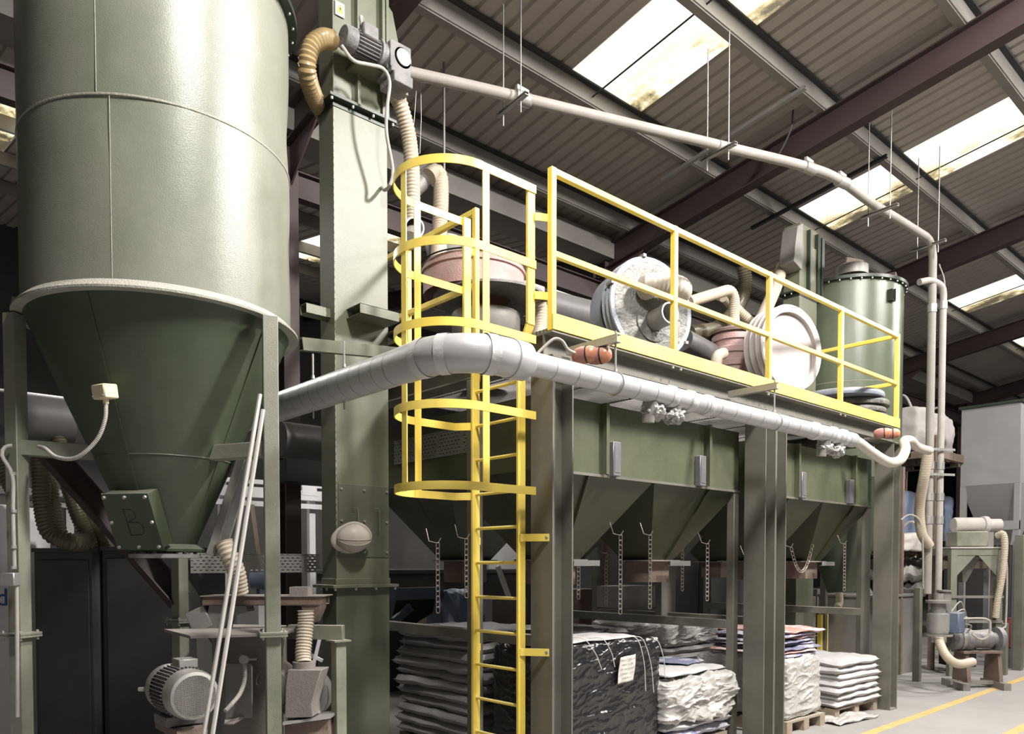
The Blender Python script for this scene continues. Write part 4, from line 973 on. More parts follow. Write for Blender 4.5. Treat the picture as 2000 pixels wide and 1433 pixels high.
# pink fan / filter housing behind the cage
def pink_drum():
    c = at(925, 575, y=5.35); t = thing('filter_housing', (c.x, c.y, ZD), 'pink dust filter housing with black flange behind the ladder cage', 'filter')
    zc = at(925, 560, y=5.35).z
    MB().lathe([(0.44, -0.10), (0.44, 0.08), (0.455, 0.085), (0.455, 0.11), (0.44, 0.112), (0.44, 0.15), (0.40, 0.17), (0.0, 0.19)], (c.x, c.y, zc), 56).build('drum', 'pink_steel', t, smooth=40)
    MB().lathe([(0.458, 0.15), (0.47, 0.155), (0.458, 0.165)], (c.x, c.y, zc), 56).build('seal_band', 'black', t)
    MB().lathe([(0.18, -0.12), (0.50, -0.12), (0.50, -0.10), (0.44, -0.095)], (c.x + 0.12, c.y - 0.08, zc), 56).build('bottom_flange', 'cast', t)
    b = MB()
    for k in range(16):
        a = 2 * pi * k / 16; b.bolt((c.x + 0.12 + 0.46 * math.cos(a), c.y - 0.08 + 0.46 * math.sin(a), zc - 0.12), (0, 0, -1), 0.013, 0.02)
    b.build('flange_bolts', 'cast', t)
    MB().lathe([(0.0, 0), (0.24, 0.0), (0.30, 0.12), (0.30, 0.26)], (c.x + 0.10, c.y - 0.05, zc - 0.50), 40).build('lower_cone', 'dull_metal', t, smooth=50)
    MB().box(c.x + 0.38, c.x + 0.66, c.y - 0.22, c.y + 0.0, zc - 0.06, zc + 0.10).build('side_box', 'pink_steel', t, bevel=0.006)
    MB().lathe([(0.24, 0), (0.24, ZD - zc)][::-1] if False else [(0.20, -0.5), (0.20, ZD + 0.03 - zc)], (c.x + .1, c.y - .05, zc), 32).build('stand', 'dull_metal', t, smooth=50)
pink_drum()
tag(hose([at(1052, 588, y=5.0), at(1058, 612, y=4.98), at(1056, 640, y=4.95), at(1050, 668, y=4.9)], 0.062, 0.034, 0.12, 20).build('ribbed_hose', 'hose'), 'short beige ribbed hose beside the first railing post', 'hose')
t = MB().tube([at(1060, 596, y=5.6), at(1180, 625, y=5.6)], 0.16, 28); tag(t.build('wide_duct', 'dark_duct', smooth=40), 'wide dark corrugated duct lying behind the first railing bay', 'duct')
t = MB().tube([at(1335, 664, y=4.9), at(1400, 698, y=4.9)], 0.115, 28); tag(t.build('wide_duct', 'dark_duct', smooth=40), 'dark spiral duct lying right of the blue filter cover', 'duct')
tag(hose([at(1398, 745, y=4.3), at(1400, 700, y=4.4), at(1412, 690, y=4.5)], 0.055, 0.03, 0.12, 18).build('ribbed_hose', 'hose'), 'stub of beige ribbed hose low at the red dust filter', 'hose')
tag(hose([at(1345, 590, y=4.9), at(1400, 573, y=4.9), at(1424, 568, y=4.9), at(1434, 585, y=4.9), at(1434, 620, y=4.9), at(1436, 650, y=4.85)], 0.058, 0.028, 0.09, 20).build('ribbed_hose', 'hose'), 'beige ribbed hose bent over like a cane above the red filter', 'hose')
tag(hose([at(1452, 520, y=5.6), at(1456, 560, y=5.6), at(1440, 600, y=5.6), at(1400, 640, y=5.5), at(1345, 650, y=5.4)], 0.085, 0.034, 0.10, 20).build('ribbed_hose', 'hose_dark'), 'dark ribbed hose curving down behind the bent beige hose', 'hose')
tag(hose([at(1415, 580, y=5.2), at(1440, 605, y=5.2), at(1480, 640, y=5.1), at(1500, 650, y=5.0)], 0.06, 0.03, 0.10, 18).build('ribbed_hose', 'hose'), 'beige ribbed hose slanting down behind the mid rail', 'hose')
tag(hose([at(1528, 520, y=5.2), at(1515, 560, y=5.0), at(1498, 600, y=4.9), at(1480, 640, y=4.8)], 0.075, 0.03, 0.04, 20).build('smooth_hose', 'hose'), 'smooth beige hose dropping from the second elevator spout', 'hose')
# hoses and stub behind the cage
tag(MB().tube(smooth_path([at(806, 455, y=5.35), at(800, 470, y=5.2)], .02), 0.072, 24).build('hose_coupling', 'dull_metal'), 'dark coupling at the lower end of the long beige hose', 'coupling')
c = at(806, 445, y=5.3); A = Vector((-0.3, -0.9, -0.35)).normalized()
t = thing('open_pipe_end', c, 'short open white pipe end behind the top cage hoops', 'pipe')
MB().lathe([(0.082, -0.06), (0.082, 0.06), (0.070, 0.06), (0.068, -0.05)], c, 32, axis=A).build('collar', 'white_paint', t, smooth=40)
MB().lathe([(0.0, -0.02), (0.069, -0.02)], c, 32, axis=A).build('dark_bore', 'black', t)
tag(MB().tube(smooth_path([at(800, 375, y=6.2), at(828, 350, y=6.2), at(845, 338, y=6.2)], .02), 0.085, 24).build('steel_duct', 'dull_metal', smooth=50), 'dull steel duct rising to the short bent hose', 'duct')
tag(hose([at(838, 345, y=6.1), at(850, 336, y=6.1), at(860, 348, y=6.1), at(861, 400, y=6.05), at(858, 460, y=6.0), at(856, 530, y=5.7)], 0.072, 0.032, 0.12, 20).build('ribbed_hose', 'hose'), 'beige ribbed hose bent over and dropping behind the ladder cage', 'hose')
tag(MB().lathe([(0.0, -0.18), (0.10, -0.17), (0.17, -0.08), (0.20, 0.05), (0.20, 0.09), (0.012, 0.10), (0.012, 1.95)], at(868, 488, y=6.4), 32).build('cyclone_cap', 'dull_metal', smooth=50), 'round dull metal hood hanging behind the ladder cage', 'hood')
# stack of flat round lids at the far end
base = at(1662, 800, y=4.08)
for k in range(5):
    zz = ZD + 0.03 + k * 0.078; rr = (0.37, 0.38, 0.37, 0.40, 0.46)[k]; cx = base.x + (0, 0.02, -0.01, 0.0, -0.15)[k]
    mname = 'lid_blue' if k == 4 else 'lid_dusty'
    pos = ('bottom lid', 'second lid from the bottom', 'middle lid', 'second lid from the top', 'wide blue top lid')[k]
    tag(MB().lathe([(0.0, 0.065), (rr * 0.9, 0.065), (rr * 0.97, 0.073), (rr, 0.062), (rr + 0.010, 0.036), (rr, 0.008), (rr * 0.9, 0.0), (0.0, 0.0)], (cx, base.y + 0.06 * (k == 4), zz), 48).build('drum_cover', mname, smooth=50),
        'flat round drum lid, ' + pos + ' of the stack at the platform end', 'lid', 'stacked round lids on the platform')

# ================================================================== SECOND SILO AND ELEVATOR
def silo2():
    cx, cy, r = 10.55, 4.93, 0.72
    zt = at(1700, 549, d=10.1).z
    t = thing('silo', (cx, cy, 0), 'second green silo with bolted lid beyond the far end of the platform', 'silo')
    b = MB().lathe([(r, 2.75), (r, zt - 0.02)], (cx, cy, 0), 72).build('body', 'green_silo2', t, smooth=60)
    s = MB().lathe([(r, 3.965), (r + 0.005, 3.97), (r, 3.975)], (cx, cy, 0), 72)
    s.build('weld_seam', 'weld', b)
    MB().lathe([(r - 0.02, zt - 0.03), (r + 0.05, zt - 0.03), (r + 0.05, zt + 0.01), (r * 0.8, zt + 0.03), (0.0, zt + 0.05)], (cx, cy, 0), 72).build('lid_flange', 'dark_flange', t, smooth=40)
    bb = MB()
    for k in range(36): a = 2 * pi * k / 36; bb.bolt((cx + (r + .03) * math.cos(a), cy + (r + .03) * math.sin(a), zt - 0.03), (0, 0, -1), 0.012, 0.02)
    bb.build('flange_bolts', 'bolt', t)
    MB().lathe([(r, 2.75), (0.18, 1.25)], (cx, cy, 0), 60).build('hopper', 'green_cone_shaded', t, smooth=60)
    MB().lathe([(0.20, zt + 0.03), (0.20, zt + 0.15), (0.17, zt + 0.17), (0.0, zt + 0.18)], (cx - 0.35, cy - 0.25, 0.06), 32).build('hatch', 'dull_metal', t)
    rotbox(MB(), (cx + 0.05, cy - 0.05, zt + 0.26), (0.30, 0.05, 0.42), R_(-20), rx=R_(20)).build('vent_flap', 'rust', t, bevel=0.01)
    rotbox(MB(), (cx + 0.52, cy - 0.35, zt + 0.16), (0.34, 0.26, 0.12), R_(10), ry=R_(25)).build('explosion_vent', 'rust', t, bevel=0.01)
    p = at(1727, 572, d=10.0)
    MB().box(p.x - 0.03, p.x + 0.06, p.y - 0.12, p.y + 0.0, p.z - 0.12, p.z - 0.11).box(p.x - 0.035, p.x - 0.03, p.y - 0.12, p.y, p.z - 0.12, p.z + 0.02).box(p.x + 0.06, p.x + 0.065, p.y - 0.12, p.y, p.z - 0.12, p.z + 0.04).build('lift_bracket', 'dark_flange', t)
    for x, y in ((cx - 0.48, cy - 0.48), (cx + 0.48, cy - 0.48), (cx - 0.48, cy + 0.48), (cx + 0.48, cy + 0.48)):
        MB().box(x - 0.04, x + 0.04, y - 0.04, y + 0.04, 0, 2.80).build('leg', 'green_frame', t, bevel=0.003)
silo2()
e0 = at(1560, 700, y=4.90).x; e1 = at(1594, 700, y=4.90).x
zf2 = at(1560, 567, y=4.90).z; zt2 = at(1560, 432, y=4.90).z
elevator('bucket_elevator', 'second green elevator casing standing against the far silo', e0, e1, 4.90, 5.12, zf2, zt2, 1.9, False)
m_ = MB(); xx0 = at(1525, 500, y=4.85).x
m_.prism([(e0 - 0.22, 4.86, zf2 + 0.30), (e0 - 0.02, 4.86, zf2 + 0.24), (e0 + 0.0, 4.86, zt2 - 0.02), (e0 - 0.14, 4.86, zt2 - 0.10)], (0, 0.2, 0))
tag(m_.build('inlet_chute', 'dull_metal', bevel=0.005), 'grey sloping spout box on the left of the far elevator head', 'chute')
tag(MB().box(e1 + 0.05, e1 + 0.12, 4.86, 4.92, zf2 + 0.02, zt2 - 0.06).build('chain_guard', 'dark_flange', bevel=0.004), 'dark upright guard strip right of the far elevator head', 'guard')

# ================================================================== OVERHEAD PIPE AND RISERS
def overhead():
    z = 5.75
    pts = [at(790, 140, z=z), at(985, 184, z=z), at(1260, 250, z=z), at(1420, 288, z=z), at(1575, 326, z=z), at(1640, 352, z=z), at(1700, 395, z=z), at(1760, 432, z=z), at(1808, 462, z=z)]
    t = thing('conveying_pipe', pts[0], 'long pale conveying pipe hung below the roof and turning down at the right', 'pipe')
    P = smooth_path(pts, 0.06); e = P[-1]
    tx = at(1833, 700, d=9.5); top = Vector((0, 0, 0))
    dv = (P[-1] - P[-2]).normalized(); P += [e + dv * 0.10 + Vector((0, 0, -0.02)), e + dv * 0.18 + Vector((0, 0, -0.08)), e + dv * 0.22 + Vector((0, 0, -0.20))]
    c = P[-1]; P += [Vector((c.x, c.y, c.z - 0.5)), Vector((c.x, c.y, 1.25))]
    MB().tube(P, 0.049, 20).build('pipe_run', 'dusty_pipe', t, smooth=50)
    for px, py in ((1020, 192), (1580, 328), (1645, 355)):
        q = at(px, py, z=z); d = Vector((1, -0.15, 0)).normalized(); cl = MB().tube([q - d * 0.08, q + d * 0.08], 0.059, 20).build('coupling', 'galv', t); rotbox(MB(), q + Vector((0, 0, 0.072)), (0.14, 0.03, 0.04)).build('bolt_plate', 'galv', cl)
    for zz in (4.9, 2.9, 2.5, 2.2): MB().cyl((c.x, c.y, zz - 0.05), (c.x, c.y, zz + 0.05), 0.057, 20).build('riser_coupling', 'galv', t)
    # second riser
    x2, y2 = c.x + 0.135, c.y - 0.085
    t2 = thing('riser_pipe', (x2, y2, 1.25), 'second pale riser pipe standing right beside the taller one', 'pipe')
    MB().tube(smooth_path([(x2 - 0.36, y2 + 0.16, 5.20), (x2 - 0.2, y2 + 0.09, 5.24), (x2 - 0.05, y2 + 0.02, 5.2), (x2, y2, 5.1), (x2, y2, 4.8)], 0.03) + [Vector((x2, y2, 1.25))], 0.041, 20).build('pipe_run', 'conduit', t2, smooth=50)
    for zz in (4.95, 2.9, 2.5, 2.2): MB().cyl((x2, y2, zz - 0.05), (x2, y2, zz + 0.05), 0.049, 20).build('riser_coupling', 'galv', t2)
    tag(MB().tube(smooth_path([(c.x + .02, c.y - 0.07, 5.45), (c.x + 0.14, c.y - 0.10, 5.2), (c.x + 0.13, c.y - 0.08, 4.6), (c.x + .1, c.y - 0.07, 4.2)], 0.04), 0.008, 6).build('loose_cable', 'conduit'), 'thin cable strung beside the elbow of the riser pipe', 'cable')
    for zz, lb in ((3.10, 'upper'), (2.78, 'lower')): tag(MB().bar((c.x - 0.10, c.y - 0.04, zz), (c.x + 0.24, c.y - 0.22, zz), 0.012, 0.03).build('pipe_clamp', 'galv'), lb + ' flat clamp bar tying both riser pipes together', 'clamp')
    # hangers
    for n_, (px, py, L) in enumerate(((1000, 188, 0), (1402, 283, 0), (1717, 400, 0), (1812, 468, 0))):
        q = at(px, py, z=z); t3 = thing('pipe_hanger', q, 'rod hanger under the roof pipe, ' + ('nearest the elevator head', 'over the middle of the platform', 'where the pipe starts to drop', 'beside the pipe elbow')[n_], 'hanger', 'roof pipe hangers')
        d = Vector((0.1, 1, 0)).normalized()
        MB().channel(q - d * 0.22 - Vector((0, 0, .075)), q + d * 0.22 - Vector((0, 0, .075)), 0.04, 0.03, 0.004).build('strut', 'galv', t3)
        for sg in (-1, 1):
            p = q + d * 0.13 * sg; MB().cyl(p - Vector((0, 0, 0.20)), (p.x, p.y, slope(p.y) - 0.22), 0.006, 8).build('threaded_rod', 'galv', t3)
overhead()
# small rails fixed between the purlins
for (x, ya, yb, lb) in ((4.6, 4.35, 3.1, 'dark steel rail hanging below the roof near the elevator'), (8.1, 5.8, 4.35, 'pale channel rail under the roof left of the dirty rooflight'), (10.2, 5.8, 4.35, 'dark channel rail under the roof above the far silo')):
    m_ = MB().channel((x, ya + 0.35, slope(ya + 0.35) - 0.24), (x, yb - 0.1, slope(yb - 0.1) - 0.24), 0.05, 0.04, 0.004)
    tag(m_.build('roof_rail', 'galv' if x > 8 and x < 9 else 'purlin_dark'), lb, 'rail')
# strings hanging by the elevator
for k, (a_, b_) in enumerate((((815, 150), (800, 310)), ((822, 160), (820, 300)))):
    p = at(a_[0], a_[1], y=5.6); q = at(b_[0], b_[1], y=5.6)
    tag(MB().tube([p, p.lerp(q, 0.5) + Vector((0.01, 0, 0)), q], 0.003, 5).build('string', 'strap'), ('left' if k == 0 else 'right') + ' one of two thin strings hanging from the roof pipe', 'string')
tag(MB().tube(smooth_path([at(1549, 215, y=4.7), at(1545, 250, y=4.7), at(1530, 285, y=4.8), at(1515, 308, y=4.9), at(1490, 330, y=5.1), at(1420, 375, y=5.9), at(1350, 430, y=6.6), at(1240, 510, y=7.4)], 0.05), 0.012, 8).build('roof_cable', 'cable'), 'dark cable drooping from the purlin along the maroon rafter', 'cable')
# ================================================================== SACKS AND PALLETS
def sack_mesh(c, sx, sy, sz, seed, rz=0.0, n=30, wob=1.0):
    mb = MB(); K = n; J = n; c = Vector(c); ca, sa = math.cos(rz), math.sin(rz)
    def sp(v, p): return math.copysign(abs(v) ** p, v)
    for side in (1, -1):
        base = len(mb.v)
        for a in range(K + 1):
            for b in range(J + 1):
                u, v = -1 + 2 * a / K, -1 + 2 * b / J
                e = max(abs(u), abs(v)); prof = (1 - e ** 9) ** 0.5 if e < 1 else 0
                nz = noise.noise(Vector((u * 2.2 + seed, v * 2.2, seed * 1.7)))
                n2 = noise.noise(Vector((u * 6 + seed, v * 6, seed)))
                edge = 1 + 0.035 * wob * noise.noise(Vector((u * 1.7, v * 1.7, seed * 3.3)))
                x, y = u * sx / 2 * edge, v * sy / 2 * edge
                z = side * sz / 2 * prof * (1 + 0.25 * wob * n2) + nz * (0.014 if wob <= 1.3 else 0.022) * wob - 0.005 * wob * (e ** 4)
                mb.v.append(c + Vector((x * ca - y * sa, x * sa + y * ca, z)))
        for a in range(K):
            for b in range(J):
                i = base + a * (J + 1) + b; q = (i, i + J + 1, i + J + 2, i + 1); mb.f.append(q if side > 0 else q[::-1])
    return mb
def LEV(k, n):
    w_ = ('bottom one', 'second', 'third', 'fourth', 'fifth', 'sixth', 'seventh', 'eighth', 'ninth', 'tenth', 'eleventh')
    if k == 0: return 'bottom one of'
    if k == n - 1: return 'topmost of'
    if k <= n // 2: return w_[k] + ' from the bottom of'
    return w_[n - 1 - k] + ' from the top of'
def pallet(x0, x1, y0, y1, lab, z=0.0, grp='wooden pallets', m='wood'):
    t = thing('wooden_pallet', ((x0 + x1) / 2, (y0 + y1) / 2, z), lab, 'pallet', grp)
    n = 6; wy = (y1 - y0) / (n * 1.25)
    for k in range(n):
        y = y0 + (y1 - y0 - wy) * k / (n - 1); MB().box(x0, x1, y, y + wy, z + 0.105, z + 0.125).build('top_board', m, t)
    for x in (x0, (x0 + x1) / 2 - 0.05, x1 - 0.1):
        MB().box(x, x + 0.1, y0, y1, z + 0.0, z + 0.018).build('bottom_board', m, t)
        MB().box(x, x + 0.1, y0, y1, z + 0.09, z + 0.105).build('stringer_board', m, t)
        for y in (y0, (y0 + y1) / 2 - 0.07, y1 - 0.14): MB().box(x, x + 0.1, y, y + 0.14, z + 0.018, z + 0.09).build('block', m, t)
    return t
def wrapped(x0, x1, y0, y1, z0, z1, seed, m_, name, lab, cat, amp=0.02, grp=None, fr=3.0, ridge=0, n=26):
    mb = MB() 
    def g(p):
        nrm = 0
        a = noise.noise(Vector((p.x * fr + seed, p.y * fr, p.z * fr * 1.6))); b = noise.noise(Vector((p.x * fr * 3, p.y * fr * 3 + seed, p.z * fr * 5)))
        if ridge:
            q = Vector((p.x * 4 + p.z * 3.0, p.y * 4 - p.z * 2.0, p.z * 10 - p.x * 3)); c_ = 1 - abs(noise.noise(q)) * 3; e_ = 1 - abs(noise.noise(q * 2.3 + Vector((5, 0, 0)))) * 3
            return a * amp + ridge * (max(0, c_) ** 2 + 0.5 * max(0, e_) ** 2)
        return a * amp + b * amp * 0.45
    C = Vector(((x0 + x1) / 2, (y0 + y1) / 2, (z0 + z1) / 2)); H_ = Vector(((x1 - x0) / 2, (y1 - y0) / 2, (z1 - z0) / 2))
    for ax in range(3):
        for sg in (-1, 1):
            if ax == 2 and sg == -1: continue
            base = len(mb.v); o = [k for k in range(3) if k != ax]
            for a in range(n + 1):
                for b in range(n + 1):
                    q = [0, 0, 0]; q[ax] = sg; q[o[0]] = -1 + 2 * a / n; q[o[1]] = -1 + 2 * b / n
                    v = Vector(q); sph = v.normalized(); r = v.copy()
                    # round the box edges
                    p8 = (abs(v.x) ** 14 + abs(v.y) ** 14 + abs(v.z) ** 14) ** (1 / 14); r = v / p8
                    p = C + Vector((r.x * H_.x, r.y * H_.y, r.z * H_.z)); p += sph * g(p); mb.v.append(p)
            for a in range(n):
                for b in range(n):
                    i = base + a * (n + 1) + b; mb.f.append((i, i + n + 1, i + n + 2, i + 1))
    return tag(mb.build(name, m_, smooth=50), lab, cat, grp)
# dark grey sack stack left, behind the elevator
sx0, sx1, sy0, sy1 = 3.92, 4.80, 4.80, 5.90
pallet(sx0 + .02, sx1 - .02, sy0 + .02, sy1 - .02, 'dark pallet under the grey sack stack left of the ladder', m='wood_dark')
z = 0.10
for k in range(11):
    hgt = 0.085; z += 0.085
    tag(sack_mesh(((sx0 + sx1) / 2 + random.uniform(-.03, .03), (sy0 + sy1) / 2 + random.uniform(-.03, .03), z), sx1 - sx0, sy1 - sy0, 0.108, k * 3.1, random.uniform(-.04, .04)).build('flat_sack', 'grey_sack', smooth=60),
        'flat grey sack bundle left of the ladder, ' + LEV(k, 11) + ' its stack', 'sack', 'grey sack bundles left of the ladder')
# black wrapped pallet load
pallet(3.98, 5.02, 3.98, 4.58, 'pallet hidden under the black wrapped load', m='wood_dark')
bx1 = at(1290, 1300, y=3.95).x; zt = at(1200, 1240, y=4.0).z
BL = wrapped(3.95, bx1, 3.93, 4.63, 0.13, 1.04, 2.0, 'black_plastic', 'wrapped_load', 'tall pallet load wrapped in shiny black plastic with a paper label', 'pallet load', amp=0.012, ridge=0.013, n=110)
pc = at(1222, 1306, y=3.905)
t = thing('paper_label', pc - Vector((0, 0, 0.15)), 'creased paper label with printed pallet details on the black plastic', 'label')
m_ = MB(); N_ = 14
for a in range(N_ + 1):
    for b in range(N_ + 1):
        u, v = a / N_ - 0.5, b / N_ - 0.5; m_.v.append(pc + Vector((u * 0.19 + v * 0.03, -0.012 + 0.004 * math.sin(u * 9 + v * 5), v * 0.205 + u * 0.012)))
for a in range(N_):
    for b in range(N_): i = a * (N_ + 1) + b; m_.f.append((i, i + N_ + 1, i + N_ + 2, i + 1))
m_.build('sheet', 'paper', t, smooth=60, solid=0.001)
for k, s in enumerate(('PRODUCT CODE - 110', 'ORDER NO - 2330', 'SIZE - 110X108X184 CM', 'QTY-PALLET - 255 PCS', 'PALLET NO - 20')):
    zz = pc.z + 0.074 - k * 0.035; M4 = Matrix.Translation(Vector((pc.x + 0.008 - k * 0.004, pc.y - 0.0185, zz))) @ Matrix.Rotation(pi / 2, 4, 'X') @ Matrix.Rotation(R_(3), 4, 'Z')
    text_mesh(s, 0.0165, 'ink', t, M4, 'printed_line')
# white straps and loose white sheet on top
for k, (px, dx) in enumerate(((1143, 0.15), (1180, 0.09), (1248, 0.05), (1258, 0.09), (1285, 0.06))):
    p = at(px, 1252, y=3.93); L = (0.22, 0.2, 0.40, 0.42, 0.3)[k]
    tag(MB().tube(smooth_path([p + Vector((-0.10, 0.10, 0.02)), p + Vector((-0.02, 0.01, 0.025)), p + Vector((dx * 0.5, -0.03, -L * 0.4)), p + Vector((dx, -0.03, -L))], 0.02), 0.0035, 5).build('loose_strap', 'strap'),
        ('white loose strap end, ' + ('leftmost', 'second from the left', 'third from the left', 'fourth from the left', 'rightmost') [k] + ' over the black wrapped load'), 'strap', 'loose strap ends on the black load')
tag(sack_mesh((4.45, 4.22, 1.055), 1.0, 0.55, 0.02, 4.2, 0.05).build('loose_sheet', 'white_sack', smooth=60), 'white sheet lying open on the black wrapped load', 'sheet')
tag(sack_mesh((4.55, 4.48, 1.085), 0.9, 0.3, 0.03, 6.2, -0.08).build('torn_wrap', 'black_plastic', smooth=60), 'torn flap of black plastic folded back on the black load', 'plastic sheet')
# white wrapped load in front of the columns
pA = at(1300, 1430, y=3.55); wx0 = bx1 + 0.04
pallet(5.22, 6.14, 3.90, 4.85, 'pallet hidden under the low white wrapped load', m='wood')
for k in range(6):
    tag(sack_mesh((5.68, 4.36, 0.185 + k * 0.085), 0.95, 0.98, 0.092, 40 + k * 2.3, 0.02 * (-1) ** k, wob=1.3).build('flat_sack', 'white_sack' if k % 3 else 'print_sack', smooth=60), 'flat white sack beside the black load, ' + LEV(k, 7) + ' the low stack', 'sack', 'white sacks beside the black load')
wrapped(5.17, 6.21, 3.83, 4.90, 0.30, 0.66, 9.0, 'clear_film', 'torn_film_wrap', 'crumpled torn white film around the low sack stack', 'plastic wrap', amp=0.05, fr=4.5, ridge=0.03, n=70)
tag(sack_mesh((5.72, 4.38, 0.70), 0.92, 0.92, 0.05, 60, 0.03).build('flat_sack', 'white_sack', smooth=60), 'top white sack of the low stack beside the black load', 'sack')
tag(sack_mesh((5.90, 4.30, 0.745), 0.36, 0.42, 0.02, 66, 0.2, wob=.5).build('folded_sack', 'blue_sack', smooth=60), 'dark blue folded sack on top of the low white stack', 'sack')
# stacks behind under the bins
for (xc, yc, top, lab, sd) in ((5.55, 5.5, 1.07, 'wrapped grey sack stack standing behind the black load', 5), (6.9, 5.5, 1.05, 'hidden', 8)):
    if lab == 'hidden': continue
    pallet(xc - .5, xc + .5, yc - .45, yc + .45, 'pallet under the sack stack behind the black load', m='wood_dark')
    for k in range(11):
        tag(sack_mesh((xc + random.uniform(-.03, .03), yc, 0.16 + k * 0.08), 1.02, 1.0, 0.10, sd + k * 2.7, random.uniform(-.03, .03)).build('flat_sack', 'grey_sack', smooth=60), 'flat grey sack behind the black load, ' + LEV(k, 11) + ' its stack', 'sack', 'grey sacks behind the black load')
xc, yc = 6.02, 5.42
pallet(6.62, 7.5, 4.95, 5.9, 'pallet under the film covered stack behind the columns', m='wood_dark')
for k in range(11):
    tag(sack_mesh((7.06 + random.uniform(-.03, .03), 5.42, 0.16 + k * 0.08), 0.98, 1.0, 0.10, 90 + k * 2.7, random.uniform(-.03, .03)).build('flat_sack', 'grey_sack' if k < 8 else 'white_sack', smooth=60), 'flat sack behind the double columns, ' + LEV(k, 11) + ' the film covered stack', 'sack', 'sacks in the stack behind the columns')
wrapped(6.55, 7.57, 4.9, 5.95, 0.78, 0.99, 15.0, 'clear_film', 'film_cover', 'crumpled clear film over the stack behind the columns', 'plastic wrap', amp=0.05, fr=3.5, ridge=0.02, n=50)
# film wrapped white load right of the columns with printed sacks on top
R0 = at(1538, 1418, z=0.0); R1 = at(1622, 1398, z=0.0)
rx0, ry0 = R0.x, R0.y
rx0, rx1, ry0, ry1 = 6.88, 7.64, 3.72, 4.78
pallet(rx0, rx1, ry0, ry1, 'pallet under the film wrapped load right of the columns')
wrapped(rx0 + 0.02, rx1 - 0.04, ry0 + .02, ry1, 0.125, 0.72, 21.0, 'clear_film', 'wrapped_load', 'white film wrapped load topped with orange and blue printed sacks', 'pallet load', amp=0.03, fr=3.0, ridge=0.018, n=70)
cols = ('print_sack', 'orange_sack', 'blue_sack', 'print_sack', 'blue_sack', 'orange_sack', 'print_sack', 'orange_sack')
for k in range(8):
    tag(sack_mesh((7.24 + random.uniform(-.05, .05) + 0.02 * k, 4.22 + random.uniform(-.04, .04), 0.735 + k * 0.033), 0.74, 0.80, 0.036, 120 + k * 3, random.uniform(-.09, .09), wob=1.2).build('printed_sack', cols[k], smooth=60),
        ('mostly white', 'orange', 'dark blue', 'mostly white', 'dark blue', 'orange', 'mostly white', 'orange')[k] + ' printed sack on the film wrapped load, ' + LEV(k, 8) + ' the pile', 'sack', 'printed sacks on the wrapped load')
# white sack stack right
qx0, qx1, qy0, qy1 = 7.86, 8.88, 3.72, 4.62
pallet(qx0, qx1, qy0, qy1, 'pallet under the white sack stack next to the far corner column')
for k in range(7):
    tag(sack_mesh((8.37 + (0.03 * math.sin(k * 2)), 4.17, 0.170 + k * 0.070), 1.04 - 0.025 * k, 0.98, 0.088, 150 + k * 2.9, random.uniform(-.03, .03), wob=1.2).build('white_sack', 'white_sack', smooth=60),
        'plump white sack by the far corner column, ' + LEV(k, 7) + ' its stack', 'sack', 'white sacks by the corner column')
tag(sack_mesh((8.05, 3.66, 0.03), 0.75, 0.26, 0.04, 177, -0.1, wob=1.5).build('loose_film', 'clear_film', smooth=60), 'torn film trailing on the floor before the white sack stack', 'plastic sheet')

# ================================================================== LOWER LEFT MACHINERY
def rv(x, y, z=0): return Vector((x, y, z))
# two dark cabinets
def cab(px0, px1, ytop, d, depth, lab):
    a = at(px0, ytop, d=d); b = at(px1, ytop, d=d); ax = (rv(b.x, b.y) - rv(a.x, a.y)).normalized(); n = Vector((-ax.y, ax.x, 0))
    if n.dot(_F) < 0: n = -n
    zt = (a.z + b.z) / 2; p = [rv(a.x, a.y, 0.05), rv(b.x, b.y, 0.05), rv(b.x, b.y, 0.05) + n * depth, rv(a.x, a.y, 0.05) + n * depth]
    t = thing('machine_cabinet', (a.x, a.y, 0), lab, 'cabinet')
    MB().prism(p, (0, 0, zt - 0.05)).build('cabinet_body', 'dark_wall', t, bevel=0.004)
    MB().prism([v - Vector((0, 0, 0.05)) for v in p], (0, 0, 0.05)).build('plinth', 'black', t)
    MB().prism([rv(v.x, v.y, zt) for v in (p[0] - n * .03, p[1] - n * .03, p[2], p[3])], (0, 0, 0.03)).build('top_plate', 'dull_metal' if False else 'dark_wall', t)
    q0 = p[0].lerp(p[1], 0.06) - n * 0.012; q1 = p[0].lerp(p[1], 0.94) - n * 0.012
    MB().prism([rv(q0.x, q0.y, 0.15), rv(q1.x, q1.y, 0.15), rv(q1.x, q1.y, zt - 0.06), rv(q0.x, q0.y, zt - 0.06)], n * 0.012).build('door_panel', 'dark_wall', t, bevel=0.003)
    return t
cab(66, 180, 1078, 5.9, 0.8, 'dark sheet metal cabinet behind the left silo leg')
cab(199, 365, 1075, 6.0, 0.8, 'second dark cabinet under the silo hopper')
# dark floor duct, background big ducts
for (a_, b_, yy, rr, lab) in (((-40, 805), (140, 835), 6.9, 0.19, 'big dark round duct running behind the silo'), ((545, 858), (625, 868), 6.9, 0.17, 'big dark round duct seen between silo leg and elevator')):
    p = at(*a_, y=yy); q = at(*b_, y=yy); q.z = p.z
    tag(MB().tube([p, q], rr, 28).build('round_duct', 'dark_duct', smooth=50), lab, 'duct')
# suspended tray boxes behind the gap
p = at(560, 905, y=7.3); q = at(622, 912, y=7.3)
tag(MB().box(p.x, q.x + 0.3, 7.3, 7.6, p.z - 0.17, p.z + 0.05).build('cable_duct', 'black'), 'black perforated cable duct between silo leg and elevator', 'cable duct')
